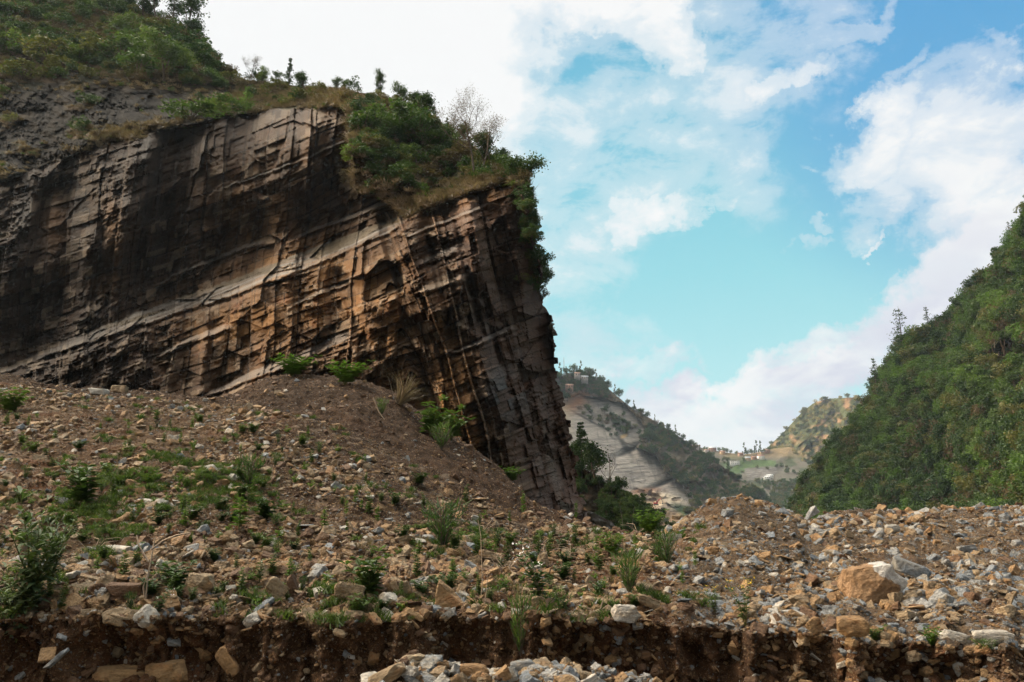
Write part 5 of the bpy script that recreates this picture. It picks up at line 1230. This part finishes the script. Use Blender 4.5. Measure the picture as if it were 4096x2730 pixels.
# spur wood
PX, PY, D, P = SPUR
mm = sstep(PX - (535 - PY) * 0.15, 596, 610) + .35 * sstep(fbm(PX / 9, PY / 9, 553), -.1, .2) + np.exp(-ell(PX, PY, 580, 475, 14, 12))
wood(SPUR, mm, 300, 3.0, 44, ['mid', 'dark', 'olive', 'brown'], [.28, .60, .04, .08], 'spur_scrub', 'dark scrub covering the low spur', 'trees on the low spur', lambda k: {'mid': 'green', 'dark': 'dark green', 'olive': 'olive', 'brown': 'brown'}[k] + ' bushy tree on the low spur behind the rock face', xr=(560, 680), pw=1.0)
PL['tall'] = [conifer(91, 12, 5.5, 'l_dark', 34, 15, .6), broadleaf(92, 9, .7, 34, .5, 1.2, mat='l_dark', levels=2)]
for px, py, h, pl, lab in ((582, 478, 58, 0, 'tall feathery dark tree rising from the spur behind the rock face'), (595, 484, 42, 1, 'second dark tree leaning on the tall feathery one'), (573, 475, 34, 1, 'dark tree partly hidden by the edge of the rock face')):
    p = on_sheet(SPUR, px, py); place('tree', PL['tall'][pl], p, h * p[1] / F / hmax(PL['tall'][pl]), None, lab, 'tree')
p = on_sheet(SPUR, 610, 485); place('bare_tree', {'trunk': bare(95, 8, 1.0, 4, 4, 0, 'bark', first=.08, up=1.1, r0=.13)['trunk']}, p, 38 * p[1] / F / 8, None, 'leafless fan-shaped tree on the spur against the grey slab', 'tree')
for px, py, h, lab in ((615, 524, 24, 'pale dead stem standing in the dark scrub of the spur'), (624, 526, 24, 'thin dead trunk next to the pale dead stem')):
    p = on_sheet(SPUR, px, py); place('bare_tree', {'trunk': bare(96, 8, .3, 2, 3, 0, 'palebark', first=.4, up=1.2, r0=.07)['trunk']}, p - np.array([0, 12, 0]), h * p[1] / F / 8, None, lab, 'tree')

# ================================================================== HOUSES, MAST, EXCAVATOR
M['brick'] = plain('village_brick', (0.30, 0.19, 0.14), .85, .2, 1.0); M['ochre'] = plain('ochre_plaster', (0.46, 0.33, 0.20), .85, .2, 1.0); M['white'] = plain('white_plaster', (0.78, 0.76, 0.72), .8, .08, 1.0); M['greyw'] = plain('grey_plaster', (0.36, 0.33, 0.31), .85, .15, 1.0)
M['rust'] = plain('rusty_roof', (0.30, 0.17, 0.12), .6, .25, 1.0); M['tin'] = plain('tin_roof', (0.50, 0.53, 0.57), .45, .12, 1.0); M['wroof'] = plain('pale_roof', (0.80, 0.80, 0.80), .6, .06, 1.0)
M['glass'] = plain('dark_window', (0.03, 0.035, 0.04), .2, .2); M['wood'] = plain('door_wood', (0.12, 0.07, 0.04), .8, .3)
def house(pos, L, W, H, rz, wall, roofm, label, storeys=1, gable=True):
    e = bpy.data.objects.new('house', None); COL.objects.link(e); e.location = pos; e.rotation_euler = (0, 0, rz); tag(e, label, 'house')
    m = MB(); m.box((0, 0, H / 2 - 3), (L, W, H + 6)); wl = obj('wall', m.mesh('wall', M[wall]), e)
    m = MB()
    ov = .7; hr = W * .32 if gable else .35
    if gable:
        V = [(-L / 2 - ov, -W / 2 - ov, H - .2), (L / 2 + ov, -W / 2 - ov, H - .2), (L / 2 + ov, W / 2 + ov, H - .2), (-L / 2 - ov, W / 2 + ov, H - .2), (-L / 2 - ov, 0, H + hr), (L / 2 + ov, 0, H + hr), (-L / 2 - ov, 0, H + hr + .25), (L / 2 + ov, 0, H + hr + .25), (-L / 2 - ov, -W / 2 - ov, H + .05), (L / 2 + ov, -W / 2 - ov, H + .05), (L / 2 + ov, W / 2 + ov, H + .05), (-L / 2 - ov, W / 2 + ov, H + .05)]
        m.add(V, [[8, 9, 7, 6], [10, 11, 6, 7], [0, 1, 9, 8], [2, 3, 11, 10], [0, 4, 5, 1], [3, 2, 5, 4], [0, 8, 6, 4], [3, 4, 6, 11], [1, 5, 7, 9], [2, 10, 7, 5]])
        g = MB(); g.add([(-L / 2, -W / 2, H - .01), (-L / 2, W / 2, H - .01), (-L / 2, 0, H + hr - .3), (-L / 2, 0, H + hr - .3), (L / 2, -W / 2, H - .01), (L / 2, W / 2, H - .01), (L / 2, 0, H + hr - .3), (L / 2, 0, H + hr - .3)], [[0, 1, 2, 3], [4, 5, 6, 7]]) if False else None
    else:
        m.box((0, -.2, H + .15), (L + 1, W + 1.2, .3))
    obj('roof', m.mesh('roof', M[roofm]), e)
    nw = max(2, int(L / 3))
    for st in range(storeys):
        z = H * (st + .55) / storeys
        for i in range(nw):
            x = -L / 2 + L * (i + .5) / nw
            if st == 0 and i == nw // 2:
                m = MB(); m.box((x, -W / 2 - .05, z - .3), (1.1, .12, 2.0)); obj('door', m.mesh('door', M['wood']), e)
            else:
                m = MB(); m.box((x, -W / 2 - .05, z), (1.1, .12, 1.2)); obj('window', m.mesh('window', M['glass']), e)
    return e
def sadp(px, py, dz=0): 
    p = on_sheet(SAD, px, py); return p + np.array([0, -2, dz])
HS = [(696, 448.5, 14, 7, 5.0, .15, 'greyw', 'rust', 'grey two-storey house at the near end of the ridge village', 2), (712, 451.0, 14, 7, 5, -.1, 'brick', 'tin', 'long brick house next along the village ridge', 2), (706, 451.5, 8, 5, 3, .2, 'greyw', 'rust', 'low grey shed beside the long brick house', 1),
      (722, 454.0, 9, 6, 4, .1, 'ochre', 'rust', 'ochre house in front of the ridge trees', 1), (740, 455.8, 9, 6, 4, .3, 'brick', 'rust', 'red brick house at the lowest point of the ridge', 1), (766, 452.0, 11, 6, 4, .25, 'brick', 'rust', 'red house where the ridge meets the far hill', 1),
      (761, 453.5, 6, 5, 3, 0, 'ochre', 'tin', 'tiny ochre hut beside the red house at the far hill', 1), (760.5, 459.0, 12, 7, 5, .12, 'white', 'rust', 'sunlit cream house with a long front below the ridge', 2), (747.5, 460.2, 9, 6, 4.2, -.1, 'ochre', 'tin', 'ochre house with tin roof below the ridge', 1),
      (753.5, 459.8, 8, 6, 4, .05, 'brick', 'rust', 'rust-roofed house between the ochre and cream houses', 1), (734, 464.5, 17, 8, 6.5, .1, 'white', 'wroof', 'bright white long building above the green field', 2)]
for px, py, L, W, H, rz, wl, rf, lab, st in HS: house(sadp(px, py), L, W, H, rz, wl, rf, lab, st, rf != 'wroof')
for px, py, lab in ((766, 478.4, 'long white greenhouse shed under the terraces'), (769.5, 477.2, 'second white greenhouse shed farther up the terraces')):
    house(sadp(px, py), 11, 5, 2.2, .25, 'white', 'wroof', lab, 1, True)
for i, (px, py, h) in enumerate([(704, 450, 9), (707, 450.5, 10), (719, 452, 12), (723, 453, 14), (726, 453.5, 13), (730, 454, 10), (736, 455, 11), (744, 455.5, 20), (747, 455.5, 14), (751, 455, 15), (756, 454.5, 22), (760, 453.5, 20), (763, 453, 12), (770, 451, 14)]):
    p = sadp(px, py); o = obj('tree', WOOD['cone' if h > 15 else 'mid'][0]); s = h * 1.2 / 7; o.location = p; o.scale = (s * .8, s * .8, s); o.rotation_euler = (0, 0, i); tag(o, 'tall narrow tree standing among the houses of the ridge village' if h > 15 else 'rounded tree standing among the houses of the ridge village', 'tree', 'trees of the ridge village')
PX, PY, D, P = MID
for px, py, L, wl, rf, lab in ((584, 380.5, 12, 'greyw', 'tin', 'grey house under the crest trees of the rocky hill'), (569, 389, 13, 'brick', 'rust', 'long low brick house below the crest of the rocky hill'), (577, 377, 9, 'greyw', 'rust', 'small house close to the hilltop mast')):
    house(on_sheet(MID, px, py) + np.array([0, -8, 0]), L * .75, 5, 3.2, .1, wl, rf, lab)
m = MB(); m.tube([(0, 0, -3), (0, 0, 26)], [.35, .2], 6)
for z in (8, 14, 20): m.box((0, 0, z), (1.6, .2, .2))
mast = obj('mast', m.mesh('mast', M['rust'])); mast.location = on_sheet(MID, 564, 377); tag(mast, 'thin radio mast on top of the rocky hill', 'mast')
# excavator
M['red'] = plain('red_paint', (0.50, 0.035, 0.04), .45, .2, .5); M['steel'] = plain('dark_steel', (0.06, 0.06, 0.065), .5, .3, 1.0)
e = bpy.data.objects.new('excavator', None); COL.objects.link(e); ep = on_sheet(MID, 653, 506); e.location = ep + np.array([0, -18, .3]); e.rotation_euler = (0, 0, -.2); e.scale = (1.3,) * 3; tag(e, 'red excavator digging at the foot of the grey slab', 'excavator')
for y in (-1.2, 1.2):
    m = MB(); m.box((0, y, .45), (3.6, .6, .9)); m.box((0, y, .45), (4.3, .55, .5)); obj('track', m.mesh('track', M['steel']), e)
m = MB(); m.box((-.3, 0, 1.6), (3.4, 2.4, 1.1)); m.box((-1.5, 0, 2.2), (1.2, 2.2, .6)); obj('body', m.mesh('body', M['red']), e)
m = MB(); m.box((.9, -.65, 2.6), (1.4, 1.0, 1.5)); cb = obj('cab', m.mesh('cab', M['red']), e)
m = MB(); m.box((1.0, -1.17, 2.8), (1.0, .05, .9)); obj('window', m.mesh('window', M['glass']), cb)
m = MB(); m.tube([(1.0, .3, 1.9), (2.8, .3, 5.0), (4.6, .3, 5.6)], [.32, .34, .22], 6); bo = obj('boom', m.mesh('boom', M['red']), e)
m = MB(); m.tube([(4.6, .3, 5.6), (5.6, .3, 2.0)], [.25, .18], 6); obj('stick', m.mesh('stick', M['steel']), e)
m = MB(); m.box((5.4, .3, 1.5), (1.0, 1.1, .9), ry=.4); obj('bucket', m.mesh('bucket', M['steel']), e)

# ================================================================== WEEDS ON THE RUBBLE
def herb(seed, H=.6, n=9, mat='l_bright', leaf=.11, stems=3, flower=None, spreadf=.18, asp=.3):
    R = np.random.default_rng(seed); mb = MB(); lf = MB(); fl = MB()
    for s in range(stems):
        a = R.uniform(0, 6.283); h = H * R.uniform(.6, 1); dx = spreadf * H * (0 if s == 0 else R.uniform(.5, 1.6)); tip = np.array([dx * math.cos(a), dx * math.sin(a), h]); mid = tip * np.array([.35, .35, .55])
        mb.tube([(0, 0, -.02), tuple(mid), tuple(tip)], [.007 * H / .6, .005 * H / .6, .003], 4)
        for i in range(n):
            f = .12 + .88 * (i + R.random()) / n; base = mid * (f / .55) if f < .55 else mid + (tip - mid) * (f - .55) / .45
            for b in range(4):
                t = R.uniform(0, 6.283); L = leaf * (1.2 - .5 * f) * R.uniform(.7, 1.25); d = np.array([math.cos(t), math.sin(t), R.uniform(.15, .9)]); d /= np.linalg.norm(d); sd_ = np.cross(d, [0, 0, 1]); sd_ /= np.linalg.norm(sd_) + 1e-6
                m0 = base + d * L * .5; w = sd_ * L * asp * .5; end = base + d * L + np.array([0, 0, -.25 * L])
                lf.add([base, m0 + w, end, m0 - w], [[0, 1, 2, 3]])
        if flower:
            c = tip + R.normal(size=(14, 3)) * np.array([.045, .045, .012]); fl.leaves(c[:8], .022, .9, 0, R)
    d = {'stem': mb.mesh('stem', M['bark'] if mat in ('l_dark',) else M['l_olive']), 'leaves': lf.mesh('leaves', M[mat])}
    if flower: d['flowers'] = fl.mesh('flowers', M[flower])
    return d
def broom(seed, H=.8, n=260, mat='l_dark', W=.6):
    R = np.random.default_rng(seed); V = []; mb = MB()
    for _ in range(16):
        a = R.uniform(0, 6.283); r = R.random() * W * .5; mb.tube([(0, 0, 0), (r * math.cos(a), r * math.sin(a), H * R.uniform(.6, .95))], [.008, .003], 3)
    for _ in range(n):
        a = R.uniform(0, 6.283); r = R.random() * W * .5; z = H * R.uniform(.08, .9); b = np.array([r * math.cos(a) * z / H * 1.3, r * math.sin(a) * z / H * 1.3, z]); d = np.array([math.cos(a) * .5, math.sin(a) * .5, 1]) + R.normal(0, .35, 3); d = d / np.linalg.norm(d) * H * R.uniform(.12, .28)
        s = np.cross(d, R.normal(size=3)); s = s / (np.linalg.norm(s) + 1e-6) * .010; V += [b - s, b + s, b + d + s * .2, b + d - s * .2]
    return {'stem': mb.mesh('stem', M['bark']), 'leaves': mesh_np('leaves', np.array(V), np.arange(len(V)).reshape(-1, 4), M[mat])}
HB = {'tall': [herb(101, .75, 14, 'l_bright', .12, 2, None, .08), herb(102, .7, 12, 'l_mid', .13, 3, None, .12)], 'leafy': [herb(103, .5, 8, 'l_mid', .15, 7, None, .5, .45), herb(104, .45, 8, 'l_dark', .14, 8, None, .55, .5)], 'seed': [herb(105, .28, 6, 'l_bright', .11, 3, None, .35, .3)],
      'flower': [herb(106, .6, 8, 'l_dark', .11, 5, 'flower', .35, .45)], 'yellow': [herb(107, .6, 9, 'l_blue', .09, 5, 'yflower', .3, .25)], 'broom': [broom(108), broom(109, .7, 260, 'l_mid')], 'sage': [herb(110, .4, 10, 'l_blue', .09, 6, None, .4, .3)], 'thistle': [herb(111, 1.0, 14, 'l_blue', .24, 7, None, .45, .22)], 'shrub': [herb(112, .7, 9, 'l_bright', .17, 12, None, .5, .5)], 'pampas': None}
HH = {'tall': .75, 'leafy': .5, 'seed': .3, 'flower': .6, 'yellow': .6, 'broom': .85, 'sage': .42, 'thistle': 1.0, 'shrub': .75}
def weed(px, py, h, key, v, label, name='weed', group=None, sxy=1.0, dy=0.):
    p, _ = ground_at(px, py); s = h * p[1] / F / HH[key]; return place(name, HB[key][v], p + np.array([0, -.03 + dy, -.01]), s, None, label, 'weed' if name == 'weed' else 'bush', group, sxy)
WD = [  # the distinct ones
    (292, 376, 22, 'shrub', 0, 1.4, 'bright green leafy bush on the crest of the soil mound', 'bush'), (345, 384, 24, 'shrub', 0, 1.3, 'lush green bush on the soil mound against the orange rock', 'bush'), (12, 412, 24, 'shrub', 0, 1.2, 'bright dark-based bush at the end of the rubble crest', 'bush'),
    (382, 416, 18, 'broom', 1, 1.0, 'hanging green bush on the right flank of the soil mound', 'bush'), (430, 436, 34, 'leafy', 0, 1.0, 'tall green bush where the mound meets the ochre rock', 'bush'), (450, 440, 30, 'leafy', 0, .9, 'feathery green bush before the ochre rock corner', 'bush'), (442, 450, 28, 'broom', 1, 1.3, 'dark green bush low against the ochre rock', 'bush'),
    (512, 481, 14, 'shrub', 0, 1.2, 'small bright bush at the dark foot of the nose', 'bush'), (418, 484, 12, 'leafy', 1, 1.4, 'dark low weed on the middle of the soil mound', 'weed'), (443, 549, 44, 'broom', 0, 1.3, 'large dark broom-like bush in the middle of the slope', 'bush'), (420, 556, 20, 'tall', 0, 1.2, 'light green weed clump below the broom-like bush', 'weed'),
    (84, 505, 44, 'leafy', 1, .9, 'dark leafy bush with reddish stems on the left slope', 'bush'), (250, 488, 30, 'broom', 0, 1.2, 'dark grey-green bush among pale stones', 'bush'), (266, 520, 24, 'leafy', 1, 1.0, 'dark leafy weed beside a tilted pale slab', 'weed'), (178, 590, 30, 'leafy', 1, 1.2, 'dark leafy weed between the dark slab and dull boulder', 'weed'),
    (240, 530, 40, 'tall', 0, 1.3, 'tall yellow-green weed clump on the slope', 'weed'), (371, 597, 44, 'leafy', 0, .8, 'tall leafy weed by the mossy tan block', 'weed'), (542, 604, 52, 'flower', 0, .9, 'white-flowered weed growing among blocks above the strip', 'weed'), (628, 594, 44, 'broom', 1, 1.0, 'upright grey-green bush on the slope', 'bush'), (667, 568, 34, 'broom', 0, 1.0, 'dark bush at the edge of the bare pile', 'bush'),
    (611, 556, 22, 'shrub', 0, .9, 'bright fern-like weed on the slope', 'weed'), (646, 527, 22, 'shrub', 0, 1.1, 'light green bush at the dip of the crest', 'bush'), (581, 510, 20, 'tall', 0, .7, 'single upright weed standing against the dark rock toe', 'weed'), (523, 514, 26, 'tall', 0, .7, 'upright bright weed on the crest before the dark rock', 'weed'), (745, 625, 40, 'yellow', 0, .8, 'yellow-flowered weed at the brink beside the bare pile', 'weed'),
    (30, 612, 100, 'thistle', 0, .8, 'big pale green thistle at the left edge', 'thistle'), (50, 590, 80, 'thistle', 0, .55, 'tall budding thistle stem leaning from the left', 'thistle'), (18, 640, 60, 'thistle', 0, 1.0, 'dark green thistle clump hanging over the bank', 'thistle'), (520, 655, 60, 'broom', 1, .6, 'long green grass beard hanging down the cut bank', 'weed'),
    (930, 645, 18, 'shrub', 0, .8, 'small green sprig at the foot of the chalky boulder', 'weed'), (875, 640, 14, 'leafy', 0, 1.0, 'dark green sprig beside the orange lip boulder', 'weed'), (985, 652, 14, 'broom', 1, 2.0, 'thin grass by the long pale boulder', 'weed'), (715, 612, 24, 'yellow', 0, .8, 'greyish weed among blocks at the slope corner', 'weed')]
for px, py, h, key, v, sx, lab, nm in WD: weed(px, py, h * 1.15, key, v, lab, nm if nm != 'thistle' else 'thistle', None, sx)
# smaller weeds
KL = {'tall': 'upright light green weed', 'leafy': 'low leafy weed', 'seed': 'tiny green seedling', 'flower': 'white-flowered weed', 'sage': 'grey-green weed', 'broom': 'dark wiry weed'}
cnt = 0; tries = 0; wplaced = []
lmk = landmarks + [(443, 535, 'large dark broom-like bush'), (84, 490, 'dark leafy bush'), (240, 512, 'tall yellow-green weed clump'), (542, 580, 'white-flowered weed'), (646, 518, 'light green bush at the dip')]
while cnt < 275 and tries < 5000:
    tries += 1
    px = random.uniform(2, 700); py = random.uniform(415, 616)
    lim = np.interp(px, *zip(*Y1L)) + 6
    if py < lim: continue
    dens = .25 + .75 * (math.exp(-((px - 150) / 150) ** 2 - ((py - 490) / 50) ** 2) + math.exp(-((px - 560) / 120) ** 2 - ((py - 540) / 40) ** 2))
    if random.random() > dens: continue
    if any((px - a) ** 2 + (py - b) ** 2 < 60 for a, b in wplaced): continue
    key = random.choices(['tall', 'leafy', 'seed', 'flower', 'sage', 'broom'], [.42, .22, .20, .02, .08, .06])[0]
    h = {'tall': (11, 24), 'leafy': (8, 16), 'seed': (6, 11), 'flower': (9, 18), 'sage': (7, 13), 'broom': (8, 16)}[key]; f = .55 + .6 * (py - 400) / 210
    zone_ = 'on the flat strip' if py > 596 else ('low on the slope' if py > 530 else 'high on the slope')
    q = min(((px - x) ** 2 + ((py - y) * 1.2) ** 2, n, y) for x, y, n in lmk); rel = 'beside' if q[0] < 26 ** 2 else ('uphill of' if py < q[2] else 'downhill of')
    weed(px, py, random.uniform(*h) * f * 1.3, key, random.randrange(len(HB[key])), f"{KL[key]} {zone_}, {rel} the {q[1].replace('large dark broom', 'dark broom').replace('bush at the dip', 'bush').replace('long white-flowered', 'flowered')}", 'weed', 'small weeds on the rubble slope', random.uniform(.8, 1.2)); wplaced.append((px, py)); cnt += 1
# dry stalks
for q_ in range(14):
    x_, y_ = random.choice([(random.uniform(400, 640), random.uniform(530, 600)), (random.uniform(40, 330), random.uniform(440, 600))])
    p_, _ = ground_at(x_, y_); m = MB(); R_ = random.Random(q_)
    for t_ in range(7):
        a_ = R_.uniform(0, 6.28); L_ = R_.uniform(.15, .5); e_ = R_.uniform(.05, .6)
        m.tube([(0, 0, 0), (L_ * .5 * math.cos(a_), L_ * .5 * math.sin(a_), L_ * e_), (L_ * math.cos(a_ + .3), L_ * math.sin(a_ + .3), L_ * e_ * 1.1)], [.006, .005, .003], 3)
    o_ = obj('dead_stems', m.mesh('dead_stems', M['twig'])); o_.location = p_
    tag(o_, 'wispy tangle of dead brown stems between the stones of the weedy slope', 'dead stems', 'tangles of dead stems on the slope')
def stalk(px, py, pts, label, r=.006, name='dry_stalk'):
    p, _ = ground_at(px, py); m = MB(); k = p[1] / F
    for line in pts: m.tube([((x - px) * k, 0.02 * i, (py - y) * k) for i, (x, y) in enumerate(line)], [r * (1 - .5 * i / len(line)) for i in range(len(line))], 4)
    o = obj(name, m.mesh('stalk', M['twig'])); o.location = p + np.array([0, -.05, 0]); tag(o, label, 'stalk')
stalk(147, 600, [[(147, 600), (146, 580), (147, 562), (148, 542)], [(146, 565), (139, 556), (133, 548), (130, 540)], [(146, 600), (143, 588), (146, 572)], [(147, 554), (158, 545), (170, 540), (182, 538)]], 'forked pale dry stalk standing on the flat strip', .012)
stalk(484, 596, [[(481, 606), (483, 585), (482, 560), (481, 540), (478, 525)]], 'long thin dry stalk leaning in the middle of the slope', .006)
stalk(487, 606, [[(485, 606), (487, 590), (488, 575)]], 'short dry stalk beside the long thin one', .005)
stalk(598, 615, [[(598, 615), (603, 600), (609, 590)], [(598, 613), (606, 606)]], 'pale broken twig propped at the brink', .008)
stalk(0, 560, [[(-6, 585), (10, 560), (22, 545), (34, 535)]], 'bare grey twig at the left edge of the slope', .008)
stalk(340, 486, [[(341, 486), (339, 474), (336, 462)]], 'thin dry stem high on the slope', .008)
stalk(390, 440, [[(372, 398), (378, 412), (384, 420)]], 'dark dead stem on the flank of the soil mound', .02)
# plume of dry grass at the mound / rock contact
g = obj('grass_plume', tuft(9, 130, 1.0, 'dry', .012, .12, .38)); p, _ = ground_at(398, 404); g.location = p; g.scale = (1.3, 1.3, 1.2); g.rotation_euler = (0, .5, 0); tag(g, 'plume of pale dry grass where the soil mound meets the rock', 'grass clump')
# grass patch: stuff
gt = obj('grass_tuft', tuft(21, 60, .12, 'grass', .006, .10)); p, _ = ground_at(190, 470); gt.location = p; tag(gt, 'short green grass tuft in the mossy patch of the slope', 'grass tuft')
gt2 = obj('grass_tuft', tuft(22, 50, .10, 'dry', .006, .10)); p, _ = ground_at(560, 612); gt2.location = p; tag(gt2, 'short yellowed grass tuft on the brink of the bank', 'grass tuft')
def wg(U, P, S):
    X, Y = P[..., 0], P[..., 1]; px, py = proj(P)
    w = .05 * sstep(fbm(X / .8, Y / .8, 901, 3), .15, .4) + 1.2 * np.exp(-ell(px, py, 185, 480, 75, 22, .12) ** 2) * sstep(fbm(X / .5, Y / .5, 905, 3), -.1, .25) + .6 * np.exp(-ell(px, py, 90, 520, 90, 40) ** 2) * sstep(fbm(X / .6, Y / .6, 903, 3), 0.0, .3) + .35 * ((Y - 10) < 1.2) * (S == 2) * sstep(fbm(X / .9, Y / .3, 907, 3), 0, .3) + .12 * np.exp(-ell(px, py, 445, 540, 40, 20) ** 2) + .08 * np.exp(-ell(px, py, 620, 535, 60, 20) ** 2)
    return w * (U < 700) * (S == 2)
Pg, a_, b_ = sample_ground(1700, wg); n = len(Pg); sg = rng.uniform(.5, 1.4, n)
scatter('ground_grass', Pg, np.stack([rng.normal(0, .1, n), rng.normal(0, .1, n), rng.uniform(0, 6.28, n)], 1), np.stack([sg * 1.2, sg * 1.2, sg * .9], 1), (rng.random(n) < .18).astype(int), [gt, gt2], 'short green grass and moss between the stones')

# ================================================================== HAZE
hz, T_ = newmat('haze'); pv = T_.new('ShaderNodeVolumePrincipled'); pv.inputs['Color'].default_value = (0.70, 0.84, 1.0, 1); pv.inputs['Density'].default_value = 0.00009; pv.inputs['Anisotropy'].default_value = 0.2
o_ = T_.new('ShaderNodeOutputMaterial'); T_.link(pv.outputs[0], o_.inputs['Volume'])
m = MB(); m.box((0, 1400, 280), (17000 * 2 * .9, 32000 * .9, 640)); h = obj('haze', m.mesh('haze', hz)); tag(h, 'thin bluish valley haze', kind='stuff')
